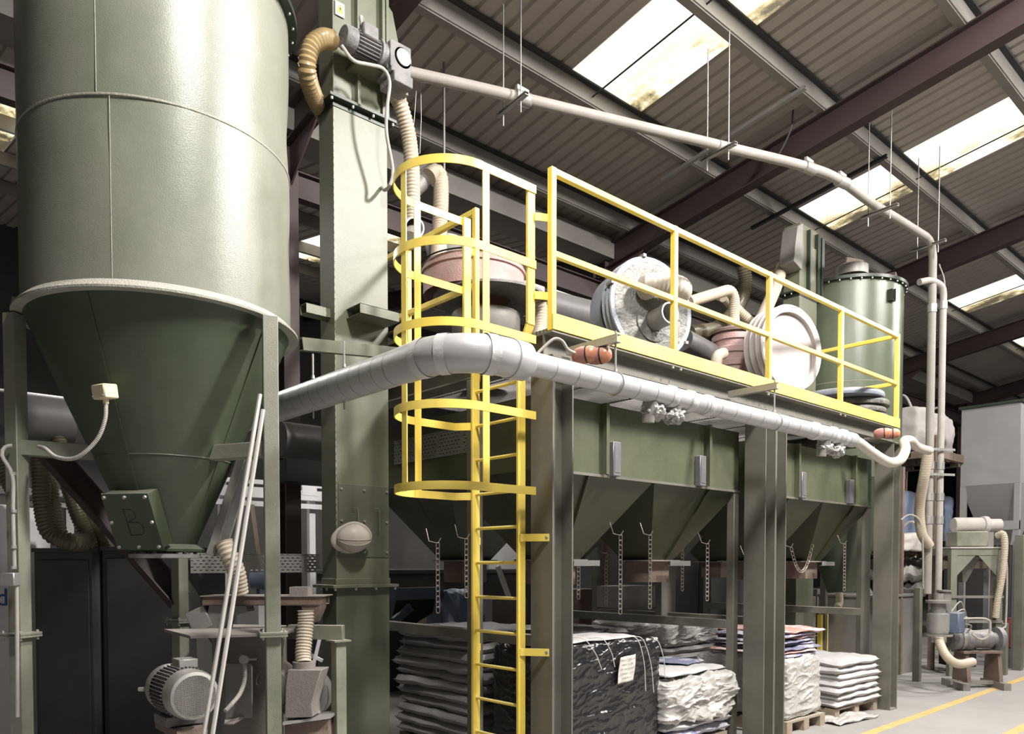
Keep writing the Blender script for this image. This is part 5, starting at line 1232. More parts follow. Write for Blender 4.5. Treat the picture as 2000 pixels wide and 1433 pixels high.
# ribbed hoses left
tag(hose([at(78, 870, d=5.7), at(80, 930, d=5.7), at(84, 990, d=5.7), at(98, 1040, d=5.7), at(140, 1058, d=5.75), at(170, 1058, d=5.9)], 0.062, 0.026, 0.14, 20).build('ribbed_hose', 'hose_dark'), 'dark amber ribbed hose sweeping down behind the left silo leg', 'hose')
tag(hose([at(82, 900, d=5.8), at(96, 950, d=5.8), at(108, 1010, d=5.8), at(118, 1050, d=5.8)], 0.055, 0.026, 0.14, 20).build('ribbed_hose', 'hose_dark'), 'shorter dark ribbed hose joining the sweep behind the leg', 'hose')
tag(hose([at(112, 850, d=6.0), at(128, 930, d=6.0), at(150, 1000, d=6.0), at(172, 1050, d=6.0), at(180, 1075, d=6.0)], 0.055, 0.026, 0.14, 20).build('ribbed_hose', 'hose_dark'), 'dark ribbed hose slanting left of the brown diagonal brace', 'hose')
tag(hose([at(165, 985, d=6.1), at(185, 1030, d=6.1), at(205, 1075, d=6.1)], 0.05, 0.026, 0.14, 20).build('ribbed_hose', 'hose_dark'), 'short dark ribbed hose just left of the plate with the letter', 'hose')
tag(hose([at(0, 880, d=5.6), at(10, 920, d=5.6), at(30, 960, d=5.6)], 0.06, 0.026, 0.14, 18).build('ribbed_hose', 'hose_dark'), 'dark ribbed hose at the left picture edge', 'hose')
tag(MB().ibeam(at(95, 880, d=5.3), at(352, 1172, d=5.55), 0.10, 0.15, 0.01, up=(0.3, 0.3, 1)).build('diagonal_brace', 'maroon'), 'dark maroon diagonal brace passing behind the silo hopper', 'brace')
# white container with blue letter, left edge
def lbag():
    a = at(-60, 1200, d=6.0); b = at(27, 1200, d=6.0); zt = at(0, 985, d=6.0).z; ax = (rv(b.x, b.y) - rv(a.x, a.y)).normalized(); n = Vector((-ax.y, ax.x, 0))
    if n.dot(_F) < 0: n = -n
    t = thing('white_cabinet', (b.x, b.y, 0), 'white rounded cabinet with blue lettering at the left edge', 'cabinet')
    poly = [rv(a.x, a.y, 0), rv(b.x, b.y, 0), rv(b.x, b.y, zt - 0.12), rv(b.x, b.y, zt - 0.05) - ax * 0.02, rv(b.x, b.y, zt) - ax * 0.07, rv(a.x, a.y, zt)]
    MB().prism(poly, n * 0.5).build('cabinet_body', 'white_paint', t, bevel=0.01)
    c = at(6, 1168, d=5.98); c = rv(b.x, b.y, c.z) - ax * 0.085 - n * 0.004
    M4 = Matrix.Translation(c) @ Matrix(((ax.x, 0, -n.x, 0), (ax.y, 0, -n.y, 0), (0, 1, 0, 0), (0, 0, 0, 1)))
    text_mesh('d', 0.19, 'blue_letter', t, M4, 'blue_letter', 0.002)
lbag()
t = tag(MB().box(-0.2, 0.72, 5.0, 5.06, 1.19, 1.225).build('steel_angle', 'green_leg'), 'green steel angle leaving the left silo leg at its joint', 'steel beam')
# white frames in the background
def wbar(a_, b_, yy, w_, h_, lab, m='white_paint', nm='steel_bar'):
    p = at(*a_, y=yy); q = at(*b_, y=yy); tag(MB().bar(p, q, w_, h_).build(nm, m), lab, 'steel bar')
def white_rack():
    yy = 8.9; a = at(430, 985, y=yy); b = at(625, 985, y=yy)
    t = thing('storage_rack', (a.x, yy, 0), 'white racking frame standing in the back bay behind the silo', 'rack')
    for y_, w_, h_ in ((968, 0.09, 0.12), (989, 0.08, 0.06), (948, 0.05, 0.05)):
        z = at(600, y_, y=yy).z; MB().bar((a.x - 0.3, yy, z), (b.x + 0.2, yy, z), w_, h_).build('rack_beam', 'white_paint', t)
    for px in (350, 440, 541, 614): p = at(px, 1000, y=yy); MB().box(p.x - 0.04, p.x + 0.04, yy + 0.05, yy + 0.12, 0, at(600, 944, y=yy).z).build('rack_upright', 'white_paint', t)
    z = at(600, 952, y=yy).z; p = at(598, 950, y=yy); MB().box(p.x - .08, p.x + .12, yy - .05, yy + .05, z - .1, z + .12).build('rack_bracket', 'white_paint', t)
white_rack()
def left_rack():
    yy = 8.9; a = at(-30, 956, y=yy); b = at(150, 966, y=yy); z = at(60, 960, y=yy).z
    t = thing('storage_rack', (a.x, yy, 0), 'pale racking frame glimpsed between the dark hoses at the left', 'rack')
    MB().bar((a.x, yy, z), (b.x, yy, z), 0.09, 0.07).build('rack_beam', 'white_paint', t); MB().bar((a.x, yy, z - .12), (b.x, yy, z - .12), 0.06, 0.05).build('rack_beam', 'galv', t)
    for x in (a.x + .1, b.x - .1): MB().box(x, x + .07, yy, yy + .07, 0, z).build('rack_upright', 'galv', t)
    MB().bar((b.x - 0.9, yy + .05, z), (b.x - .1, yy + .05, z - 0.8), 0.04, 0.07).build('rack_brace', 'galv', t)
left_rack()
wbar((490, 985), (545, 1395), 8.6, 0.05, 0.06, 'thin slanted beige bar behind the poles', 'hose')
# perforated trays with real slots
def tray(a_, b_, yy, h, rows, lab, xconst=None, m='galv'):
    if xconst is None: p = at(*a_, y=yy); q = at(*b_, y=yy)
    else: p = at(*a_, x=xconst); q = at(*b_, x=xconst)
    q.z = p.z; d = q - p; L = d.length; d.normalize(); pitch = 0.045; n = int(L / pitch); mb = MB(); up = Vector((0, 0, 1)); nn = d.cross(up) * 0.0015
    def plate(s0, s1, t0, t1):
        P = [p + d * s0 + up * t0, p + d * s1 + up * t0, p + d * s1 + up * t1, p + d * s0 + up * t1]; mb.prism([v - nn for v in P], nn * 2)
    rh = h / rows
    for r in range(rows):
        plate(0, L, r * rh - h / 2, r * rh - h / 2 + rh * 0.72)
        off = 0.5 * (r % 2)
        for k in range(n):
            s = (k + off) * pitch
            if k % 7 == 6: plate(s, min(L, s + pitch * 1.02), r * rh - h / 2 + rh * 0.7, (r + 1) * rh - h / 2)
            else: plate(s, s + pitch * 0.5, r * rh - h / 2 + rh * 0.7, (r + 1) * rh - h / 2)
    plate(0, L, h / 2 - 0.004, h / 2 + 0.006)
    tag(mb.build('perforated_tray', m, smooth=0), lab, 'cable tray')
tray((372, 1100), (624, 1100), 6.1, 0.15, 6, 'galvanised perforated cable tray behind the right silo leg')
tray((770, 885), (935, 872), 0, 0.20, 7, 'perforated cable tray running behind the ladder cage', xconst=3.812, m='dull_metal')
# leaning poles
for k, (a_, b_) in enumerate((((508, 770), (397, 1440)), ((514, 800), (414, 1440)))):
    p = at(*a_, d=4.05 - 0.0 * k); q = at(*b_, d=3.75)
    e = p + (q - p) * 1.0; dn = (q - p).normalized(); q = p + dn * ((p.z - 0.005) / -dn.z)
    tag(MB().cyl(p, q, 0.0115, 12).build('leaning_pole', 'alu_pole'), ('left' if k == 0 else 'right') + ' one of two pale poles leaning on the right silo leg', 'pole', 'leaning pale poles')
# hose from hopper side down to tray
tag(hose([at(437, 1058, d=4.75), at(448, 1085, d=4.75), at(462, 1118, d=4.8), at(468, 1158, d=4.85)], 0.052, 0.024, 0.14, 20).build('ribbed_hose', 'hose'), 'beige ribbed hose from the hopper side chute to the brown tray', 'hose')
def tray_machine():
    d0 = 4.85
    a = at(395, 1165, d=d0); b = at(625, 1165, d=d0); t = thing('vibrating_feeder', at(480, 1235, d=d0), 'rusty brown vibrating feeder trough below the silo hopper', 'feeder')
    ax = (rv(b.x, b.y) - rv(a.x, a.y)).normalized(); n = Vector((-ax.y, ax.x, 0)); n = n if n.dot(_F) > 0 else -n
    L = (rv(b.x, b.y) - rv(a.x, a.y)).length; z0 = a.z - 0.055
    def P(s, v, z): return rv(a.x, a.y, 0) + ax * s + n * v + Vector((0, 0, z))
    m_ = MB().prism([P(0.01, 0, z0), P(L, 0, z0), P(L, 0, z0 + 0.055), P(0, 0, z0 + 0.055)], n * 0.006); m_.prism([P(0.01, 0.24, z0), P(L, 0.24, z0), P(L, 0.24, z0 + 0.055), P(0, 0.24, z0 + 0.055)], n * 0.006)
    m_.prism([P(0, 0, z0), P(L, 0, z0), P(L, 0.24, z0), P(0, 0.24, z0)], (0, 0, 0.006)); m_.prism([P(0, 0, z0), P(0, 0.24, z0), P(0, 0.24, z0 + .055), P(0, 0, z0 + .055)], ax * 0.006)
    m_.build('trough', 'rust', t)
    MB().prism([P(-0.01, -0.012, z0 + 0.055), P(L + 0.02, -0.012, z0 + 0.055), P(L + 0.02, 0.255, z0 + 0.055), P(-0.01, 0.255, z0 + 0.055)], (0, 0, 0.006)).build('cover_sheet', 'brown_plate', t)
    MB().prism([P(L - 0.14, 0.0, z0 + .05), P(L + 0.0, 0.0, z0 + .05), P(L - 0.0, 0.0, z0 - 0.02), P(L - 0.045, 0.02, z0 - 0.11), P(L - 0.085, 0.02, z0 - 0.11)], n * 0.16).build('outlet_chute', 'rust', t, bevel=0.003)
    MB().prism([P(L - 0.19, 0.0, z0 + 0.06), P(L - 0.08, 0, z0 + .06), P(L - 0.08, 0, z0 + 0.115), P(L - .19, 0, z0 + .115)], n * 0.14).build('inlet_collar', 'brown_plate', t)
    MB().prism([P(0.03, 0.03, z0), P(0.26, 0.03, z0), P(0.27, 0.03, z0 - 0.04), P(0.15, 0.03, z0 - 0.07), P(0.11, 0.03, z0 - 0.20), P(-0.02, 0.03, z0 - 0.20)], n * 0.14).build('drive_bracket', 'dull_metal', t, bevel=0.003)
    rotbox(MB(), P(-0.035, 0.09, z0 - 0.09), (0.13, 0.13, 0.14), math.atan2(ax.y, ax.x), ry=R_(-25)).build('drive_box', 'galv', t, bevel=0.004)
    MB().prism([P(-0.06, 0.0, z0 - 0.205), P(0.20, 0.0, z0 - 0.205), P(0.20, 0.25, z0 - 0.205), P(-0.06, 0.25, z0 - 0.205)], (0, 0, 0.008)).build('foot_plate', 'brown_plate', t)
tray_machine()
def table_frame():
    z = at(450, 1230, d=4.75).z; d0 = 4.75
    t = thing('machine_stand', at(450, 1430, d=d0), 'dusty brown steel stand carrying the feeder with a wide dark front panel', 'machine stand')
    c = [at(325, 1228, z=z), at(370, 1240, z=z), at(500, 1238, z=z), at(560, 1226, z=z), at(430, 1222, z=z)]
    c = [at(320, 1228, z=z), at(372, 1241, z=z), at(545, 1236, z=z), at(600, 1222, z=z)]
    MB().prism([Vector(v) for v in c], (0, 0, -0.018)).build('top_plate', 'brown_plate', t, bevel=0.002)
    a = at(430, 1245, d=4.9); b = at(545, 1245, d=4.75); a2 = at(430, 1245, d=5.5); b2 = at(560, 1245, d=5.4)
    zt = z - 0.02
    MB().prism([rv(a.x, a.y, 0.30), rv(b.x, b.y, 0.30), rv(b2.x, b2.y, 0.30), rv(a2.x, a2.y, 0.30)], (0, 0, zt - 0.30)).build('front_panel', 'brown_plate', t, bevel=0.003)
    p = at(400, 1400, d=4.85); MB().prism([rv(p.x, p.y, 0.0), rv(p.x + 0.05, p.y, 0.0), rv(p.x + 0.05, p.y + 0.05, 0), rv(p.x, p.y + .05, 0)], (0, 0, zt)).build('stand_leg', 'brown_plate', t)
    q = at(392, 1240, d=4.75); r = at(420, 1320, d=4.75)
    MB().prism([at(384, 1242, d=4.8), at(404, 1242, d=4.8), at(414, 1258, d=4.8), at(418, 1340, d=4.8), at(386, 1340, d=4.8)], (_F * 0.01)).build('curved_guard', 'galv', t)
    # lighter door lower
    MB().prism([at(440, 1295, d=4.72), at(492, 1295, d=4.70), at(492, 1402, d=4.70), at(440, 1402, d=4.72)], _F * 0.02).build('lower_door', 'dull_metal', t, bevel=0.003)
    s = at(479, 1287, d=4.66); MB().cyl(s, s - _F * 0.03, 0.028, 20).build('round_switch', 'galv', t); MB().cyl(s + _R * 0.02, s + _R * 0.065, 0.006, 8).build('switch_lever', 'conduit', t)
    hose([at(478, 1298, d=4.66), at(477, 1330, d=4.64), at(468, 1355, d=4.6), at(452, 1375, d=4.55), at(440, 1388, d=4.5)], 0.013, 0.010, 0.14, 10).build('switch_conduit', 'conduit', t)
    MB().tube(smooth_path([at(522, 1300, d=4.7) + Vector(()) if False else at(520, 1302, d=4.68), at(505, 1315, d=4.68), at(500, 1335, d=4.68), at(508, 1335, d=4.68), at(521, 1318, d=4.68), at(520, 1302, d=4.68)], 0.01), 0.004, 6).build('coiled_cable', 'cable', t)
    for x0, y0, x1, y1 in ((440, 1412, 486, 1396),): 
        MB().prism([at(438, 1413, d=4.6), at(455, 1412, d=4.6), at(487, 1394, d=4.75), at(470, 1392, d=4.8), at(440, 1400, d=4.8)], (0, 0, -0.008)).build('guard_plate', 'brown_plate', t)
table_frame()
def big_motor():
    c = at(380, 1358, d=4.12); A = (-_F * 0.93 + _R * 0.42 + Vector((0, 0, 0.05))).normalized()   # cowl faces the camera, slightly right
    A = (_R * 0.66 - _F * 0.75); A.z = 0; A.normalize()
    r = 0.135; t = thing('electric_motor', (c.x, c.y, c.z - r - .03), 'large dusty electric motor with round mesh fan cover', 'motor')
    s, u, d = frame_from(A)
    MB().lathe([(r, -0.10), (r, -0.02), (r * 0.93, 0.008), (r * 0.80, 0.014)], c, 48, axis=A).build('fan_cowl', 'galv', t, smooth=50)
    g = MB(); R2 = r * 0.80
    for k in range(-14, 15):
        o = k * R2 / 14.5; h = math.sqrt(max(0, R2 * R2 - o * o))
        g.bar(c + s * o - u * h + d * 0.015, c + s * o + u * h + d * 0.015, 0.0022, 0.0022); g.bar(c + u * o - s * h + d * 0.017, c + u * o + s * h + d * 0.017, 0.0022, 0.0022)
    g.build('fan_grille', 'galv', t)
    MB().lathe([(0.0, -0.01), (R2, -0.01)], c, 40, axis=A).build('fan_inside', 'rust', t)
    b = MB().lathe([(0.0, -0.36), (r * 0.93, -0.36), (r * 0.93, -0.10)], c, 40, axis=A)
    for k in range(44):
        a = 2 * pi * k / 44; w_ = s * math.cos(a) + u * math.sin(a); p = c + w_ * r * 0.985; b.bar(p - d * 0.10, p - d * 0.31, 0.004, 0.02, up=w_)
    b.build('finned_body', 'cast', t)
    MB().lathe([(r * 1.0, -0.31), (r * 1.02, -0.33), (r * 0.98, -0.40), (r * 0.6, -0.44), (0.0, -0.45)], c, 40, axis=A).build('end_bell', 'galv', t, smooth=50)
    p = c - d * 0.40 - s * r * (1.0 if s.dot(_R) > 0 else -1.0); MB().tube([p, p - _R * 0.03], 0.012, 10).build('cable_gland', 'galv', t)
    rotbox(MB(), c - d * 0.22 - Vector((0, 0, r + 0.015)), (0.20, 0.22, 0.05), math.atan2(A.y, A.x)).build('foot', 'cast', t, bevel=0.004)
    rotbox(MB(), c - d * 0.2 + Vector((0, 0, r + 0.02)) + _R * 0.02, (0.12, 0.10, 0.05), math.atan2(A.y, A.x)).build('terminal_box', 'galv', t, bevel=0.004)
    z1 = c.z - r - 0.04
    tag(rotbox(MB(), rv(c.x, c.y, z1 - 0.03) - rv(A.x, A.y) * 0.22, (0.36, 0.16, 0.04), math.atan2(A.y, A.x)).build('motor_bed', 'rust'), 'rusty bed plate under the large electric motor', 'bed plate')
    for k, (o1, o2) in enumerate(((-0.08, 0.0), (-0.36, 0.0))):
        q = rv(c.x, c.y, 0) + rv(A.x, A.y) * o1 + rv(s.x, s.y) * o2; tag(MB().box(q.x - .03, q.x + .03, q.y - .03, q.y + .03, 0, z1 - 0.055).build('motor_bed_post', 'rust'), ('front' if k == 0 else 'rear') + ' post carrying the bed plate of the large motor', 'post')
big_motor()
def mill():
    d0 = 4.7
    t = thing('mill_housing', at(590, 1430, d=d0), 'rusty brown mill housing with a hopper inlet behind the right silo leg', 'mill')
    c = at(590, 1358, d=4.9); A = (-_F); A = Vector((A.x, A.y, 0)).normalized()
    MB().lathe([(0.0, 0.0), (0.16, 0.0), (0.165, -0.005), (0.165, -0.14), (0.0, -0.14)], c, 48, axis=A).build('round_case', 'dull_metal', t, bevel=0.002, smooth=50)
    f = [at(562, 1308, d=4.62), at(628, 1308, d=4.62), at(616, 1345, d=4.62), at(608, 1375, d=4.62), at(610, 1400, d=4.62), at(556, 1402, d=4.62), at(558, 1340, d=4.62)]
    MB().prism(f, _F * 0.20).build('inlet_hopper', 'brown_plate', t, bevel=0.003)
    MB().prism([at(552, 1410, d=4.58), at(645, 1398, d=4.7), at(645, 1403, d=4.7), at(552, 1416, d=4.58)], _F * 0.25).build('flange_plate', 'galv', t)
    MB().prism([at(556, 1416, d=4.64), at(640, 1405, d=4.74), at(642, 1445, d=4.74), at(556, 1445, d=4.64)], _F * 0.22).build('base_case', 'rust', t)
    a = at(594, 1306, d=4.72); MB().cyl(a - Vector((0, 0, 0.005)), a + Vector((0, 0, 0.045)), 0.068, 24).build('inlet_collar', 'brown_plate', t)
    MB().cyl(at(623, 1390, d=4.62), at(623, 1390, d=4.60), 0.01, 10).build('bolt', 'bolt', t)
    q = at(515, 1345, d=4.9); MB().lathe([(0.0, 0), (0.15, 0), (0.17, -0.04), (0.17, -0.22)], q, 40, axis=A).build('drive_cover', 'brown_plate', t, smooth=50)
mill()
tag(hose([at(597, 1192, d=4.78), at(597, 1215, d=4.78), at(594, 1250, d=4.76), at(592, 1275, d=4.74), at(593, 1294, d=4.72)], 0.047, 0.020, 0.16, 20).build('ribbed_hose', 'hose'), 'beige ribbed hose between the rusty trough outlet and the mill inlet', 'hose')
def low_frame():
    t = thing('steel_bracket_frame', at(660, 1430, d=4.9), 'green steel post with a short arm in front of the elevator foot', 'steel frame')
    a = at(648, 1252, d=4.85); 
    MB().box(a.x - 0.005, a.x + 0.065, a.y - 0.065, a.y + 0.005, 0, a.z).build('post', 'green_leg', t, bevel=0.003)
    MB().box(a.x - 0.03, a.x + 0.085, a.y - 0.09, a.y + 0.02, a.z, a.z + 0.01).build('top_plate', 'green_leg', t)
    b = at(565, 1222, d=4.9)
    MB().bar(rv(a.x + 0.06, a.y - 0.04, a.z + 0.055), rv(b.x, b.y, a.z + 0.055), 0.05, 0.09).build('arm', 'green_leg', t, bevel=0.003)
low_frame()
# background bits between legs
t = q = at(512, 1130, d=7.4); t = thing('small_motor', (q.x, q.y, 0), 'small blue motor on a post far behind the right silo leg', 'motor'); MB().cyl(q - _R * 0.09, q + _R * 0.09, 0.10, 24).build('motor_body', 'blue_paint', t, smooth=40); MB().box(q.x - .04, q.x + .04, q.y - .04, q.y + .04, 0, q.z - .09).build('support_post', 'blue_paint', t)
tag(MB().box(*(lambda p, q: (p.x, q.x, 7.0, 7.5, 0, p.z))(at(505, 1180, y=7.0), at(540, 1222, y=7.0))).build('white_box', 'white_paint'), 'pale box far behind the feeder stand', 'box')
tag(MB().box(*(lambda p, q: (p.x, p.x + 0.05, 6.6, 6.65, 0, q.z))(at(612, 1300, y=6.6), at(612, 1190, y=6.6))).build('blue_post', 'blue_paint'), 'thin blue post far behind the beige hose', 'post')
tag(MB().bar(at(612, 1300, d=5.2), at(626, 1240, d=5.2), 0.05, 0.02).bar(at(600, 1275, d=5.2), at(630, 1290, d=5.2), 0.02, 0.02).build('white_bracket', 'white_paint'), 'small white cross bracket beside the elevator foot', 'bracket')
# big dark screen wall machine rows in the background
for (x0, x1, y0, y1, z1, lab) in ((-3.5, 0.6, 8.6, 9.2, 2.9, 'dark long machine far behind the silo'), (5.0, 8.5, 8.4, 9.4, 1.5, 'dark long machine far behind the bins'), (0.9, 2.3, 9.6, 10.4, 2.3, 'dark bulky machine far behind the mill')):
    tag(MB().box(x0, x1, y0, y1, 0, z1).box(x0 - .05, x1 + .05, y0 - .05, y1 + .05, z1, z1 + .06).box(x0 + .1, x0 + .16, y0 - .06, y0, 0, z1).box(x1 - .16, x1 - .1, y0 - .06, y0, 0, z1).build('dark_machine', 'dark_wall', bevel=0.01), lab, 'machine')

# behind the ladder, under the bins
def blue_machine():
    yy = 6.5
    t = thing('steel_stand', at(840, 1230, y=yy), 'dark blue machine frame with a sloping strut seen under the bin', 'machine frame')
    a = at(765, 1160, y=yy); b = at(862, 1160, y=yy)
    MB().bar(a, rv(b.x, b.y, a.z), 0.08, 0.12).build('cross_beam', 'blue_paint', t)
    p = at(870, 1155, y=yy); MB().box(p.x - .045, p.x + .045, yy, yy + 0.08, 0, p.z).build('upright', 'blue_paint', t)
    MB().bar(at(770, 1213, y=yy + .1), at(802, 1185, y=yy + .1), 0.05, 0.08).build('strut', 'blue_paint', t)
    MB().prism([at(775, 1165, y=yy + .15), at(870, 1165, y=yy + .15), at(862, 1185, y=yy + .15), at(805, 1222, y=yy + .15), at(762, 1225, y=yy + .15)], (0, 0.3, 0)).build('dark_hopper', 'black', t)
blue_machine()
tag(wrapped(*(lambda p, q: (p.x, q.x, 6.2, 6.8, 0.0, p.z))(at(898, 1155, y=6.2), at(945, 1155, y=6.2)), 33.0, 'blue_bag', 'blue_bag', 'x', 'x', amp=0.05, fr=4), 'slumped blue plastic bag standing under the bin left of the ladder', 'bag')
tag(MB().box(*(lambda p, q: (p.x, q.x, 7.6, 7.66, 0, p.z))(at(858, 1180, y=7.6), at(870, 1180, y=7.6))).build('yellow_post', 'yellow'), 'thin yellow post behind the blue machine frame', 'post')
tag(MB().box(*(lambda p, q: (p.x, q.x, 8.0, 8.1, 0.0, p.z))(at(800, 1185, y=8), at(862, 1185, y=8))).build('pale_panel', 'pale_pink'), 'pale panel far behind the blue machine frame', 'panel')
tag(MB().box(*(lambda p, q: (p.x, q.x, 9.0, 9.1, 0.0, p.z))(at(955, 1045, y=9), at(1010, 1045, y=9))).build('pale_panel', 'grey_tank'), 'pale grey panel glimpsed between the ladder stiles', 'panel')
tag(MB().bar(at(972, 1105, y=7.5), at(972, 1105, y=7.5) + Vector((0.75, 0, -(at(972, 1105, y=7.5).z - 0.02))), 0.05, 0.05).build('white_bar', 'white_paint'), 'short white slanted bar glimpsed through the ladder', 'steel bar')
tag(MB().box(*(lambda p, q: (p.x, q.x, 6.35, 6.9, 0.0, p.z))(at(962, 1170, y=6.35), at(1030, 1170, y=6.35))).build('steel_box', 'brown_plate', bevel=0.005), 'dusty steel box behind the ladder above the black load', 'box')
tag(MB().box(*(lambda p, q: (p.x, q.x, 5.02, 5.1, 0.0, p.z))(at(1295, 1105, y=5.0), at(1323, 1105, y=5.0))).build('grey_post', 'green_frame'), 'wide grey post beside the middle hopper outlet', 'post')
tag(MB().box(*(lambda p, q: (p.x, q.x, 5.62, 6.05, 1.13, p.z))(at(1228, 1145, y=5.55), at(1290, 1145, y=5.55))).build('steel_box', 'dull_metal', bevel=0.005), 'grey steel box behind the middle hopper outlet', 'box')
tag(MB().box(*(lambda p, q: (p.x, q.x, 6.3, 6.7, 0.0, p.z))(at(1119, 1151, y=6.3), at(1167, 1151, y=6.3))).build('steel_box', 'rust', bevel=0.005), 'rusty steel box right behind the nearest column', 'box')

# ================================================================== RIGHT BACKGROUND
def under_bin2():
    # green casing under second bin and its small details
    p = at(1563, 1166, y=5.2); q = at(1594, 1166, y=5.2)
    tag(MB().box(p.x, q.x, 5.2, 5.45, 0, p.z).build('feed_casing', 'green_frame', bevel=0.004), 'grey green square casing standing under the second bin', 'casing')
    tag(hose([at(1602, 1070, y=5.1), at(1605, 1090, y=5.1), at(1625, 1108, y=5.1), at(1638, 1125, y=5.1), at(1638, 1150, y=5.1), at(1640, 1175, y=5.1), at(1636, 1185, y=5.1)], 0.05, 0.024, 0.08, 18).build('ribbed_hose', 'hose'), 'beige hose dropping in an S curve under the second bin', 'hose')
    tag(MB().bar(at(1634, 1055, y=5.0), at(1725, 1195, y=5.0), 0.03, 0.06).build('brace_strut', 'galv'), 'pale diagonal strut under the far bin', 'brace')
    tag(MB().box(*(lambda a, b: (a.x, b.x, 5.9, 6.35, 0.0, a.z))(at(1597, 1150, y=5.9), at(1660, 1150, y=5.9)))  .build('process_machine', 'brown_plate', bevel=0.006), 'dusty box shaped machine behind the second bin', 'machine')
    tag(MB().box(*(lambda a, b: (a.x, b.x, 5.4, 5.46, 0.0, a.z))(at(1604, 1200, y=5.4), at(1618, 1200, y=5.4))).build('yellow_post', 'yellow'), 'yellow post behind the printed sacks', 'post')
    c = at(1665, 1218, y=5.6); A = Vector((-0.35, -0.9, 0.0)).normalized()
    t = thing('electric_motor', c, 'small grey motor with louvred cover beyond the printed sacks', 'motor')
    A = Vector((0.62, -0.78, 0)).normalized()
    MB().lathe([(0.0, -0.26), (0.10, -0.26), (0.105, -0.06), (0.112, -0.06), (0.112, 0.0), (0.09, 0.01), (0.0, 0.012)], c, 32, axis=A).build('motor_body', 'dull_metal', t, smooth=40)
    g = MB(); s, u, d = frame_from(A)
    for k in range(-5, 6): h = math.sqrt(0.09 ** 2 - (k * 0.016) ** 2) if abs(k) < 6 else 0; g.bar(c + u * k * 0.016 - s * h + d * 0.014, c + u * k * 0.016 + s * h + d * 0.014, 0.005, 0.004)
    g.build('louvres', 'bolt', t)
    b = at(1660, 1262, y=5.6)
    t = thing('green_stand', (b.x, b.y, 0), 'green motor stand behind the printed sacks', 'stand')
    MB().box(b.x - 0.25, b.x + 0.25, 5.5, 5.8, b.z - 0.06, b.z).build('stand_top', 'green_leg', t); MB().box(b.x - 0.25, b.x - 0.18, 5.5, 5.57, 0, b.z - 0.06).build('stand_leg', 'green_leg', t); MB().box(b.x + 0.18, b.x + 0.25, 5.5, 5.57, 0, b.z - 0.06).build('stand_leg', 'green_leg', t)
under_bin2()
# big rusty tank box behind corner column
a = at(1700, 1165, y=5.3); b = at(1782, 1165, y=5.3)
tag(MB().box(11.25, 12.5, 4.7, 5.6, 0, 1.15).box(11.22, 12.53, 4.67, 5.63, 1.15, 1.19).build('steel_tank', 'dull_metal', bevel=0.006), 'low grey steel tank behind the far corner column', 'tank')
tag(MB().box(*(lambda p: (p.x - 0.045, p.x + 0.045, p.y, p.y + 0.09, 0, at(1797, 1150, d=10.2).z))(at(1797, 1331, z=0))).build('machine_post', 'green_frame', bevel=0.003), 'grey green post standing alone on the open floor', 'post')
tag(MB().box(*(lambda p: (p.x - 0.06, p.x + 0.06, p.y, p.y + 0.10, 0, at(1967, 1222, d=11).z))(at(1966, 1318, z=0))).build('machine_post', 'green_frame', bevel=0.003), 'short square post right of the blower', 'post')
tag(MB().box(*(lambda p: (p.x - 0.05, p.x + 0.07, p.y, p.y + 0.12, 0, 2.08))(at(1996, 1309, z=0))).build('machine_post', 'green_frame', bevel=0.003), 'tall dark post at the right picture edge', 'post')
# grey hopper machine
def grey_hopper():
    X = 14.0; a = at(1878, 800, x=X); b = at(2015, 780, x=X); zt = a.z; zb = at(1880, 950, x=X).z
    t = thing('grey_hopper', (X + 0.6, (a.y + b.y) / 2, 0), 'large grey square hopper on legs at the right edge', 'hopper')
    y0, y1 = at(1993, 900, x=X).y, a.y
    MB().box(X, X + 1.3, y0, y1, zb, zt).build('upper_box', 'grey_tank', t, bevel=0.004)
    MB().box(X - 0.03, X + 1.33, y0 - 0.03, y1 + 0.03, zt, zt + 0.04).build('rim', 'dark_flange', t)
    yc = (y0 + y1) / 2; xc = X + 0.65; z2 = zb - 0.95; s = 0.18
    m_ = MB(); T = [(X, y0, zb), (X + 1.3, y0, zb), (X + 1.3, y1, zb), (X, y1, zb)]; B = [(xc - s, yc - s, z2), (xc + s, yc - s, z2), (xc + s, yc + s, z2), (xc - s, yc + s, z2)]
    for k in range(4): m_.quad(T[k], T[(k + 1) % 4], B[(k + 1) % 4], B[k])
    m_.build('lower_cone', 'dull_metal' if False else 'grey_tank', t, smooth=0)
    for x in (X, X + 1.22):
        for y in (y0, y1 - 0.08): MB().box(x, x + 0.08, y, y + 0.08, 0, zb).build('leg', 'grey_tank', t)
    MB().box(X - 0.01, X + 0.06, y0, y1, zb - 0.72, zb - 0.58).build('cross_rail', 'grey_tank', t)
grey_hopper()
# big bags on racking
def bigbag(px0, px1, ytop, ybot, yy, m, lab, seed):
    p = at(px0, ytop, y=yy); q = at(px1, ybot, y=yy)
    o = wrapped(p.x, q.x, yy, yy + 0.85, q.z, p.z, seed, m, 'big_bag', lab, 'bag', amp=0.05, fr=2.2)
    t = MB()
    for x in (p.x + 0.08, q.x - 0.08): t.tube(smooth_path([(x, yy + .1, p.z - 0.1), (x + 0.02, yy + 0.3, p.z + 0.22), (x, yy + 0.6, p.z - 0.05)], .03), 0.02, 6)
    s = t.build('lifting_loop', m, o)
    return p, q
XR = 5.2
p, q = bigbag(1794, 1866, 790, 898, XR, 'white_bag', 'upper white bulk bag on the rack behind the riser pipes', 3)
p2, q2 = bigbag(1765, 1864, 955, 1058, XR, 'blue_bag', 'blue and white bulk bag on the lower rack behind the riser pipes', 12)
p3, q3 = bigbag(1757, 1822, 1040, 1078, XR - 0.5, 'white_bag', 'low slumped white bag in front of the blue bulk bag', 19)
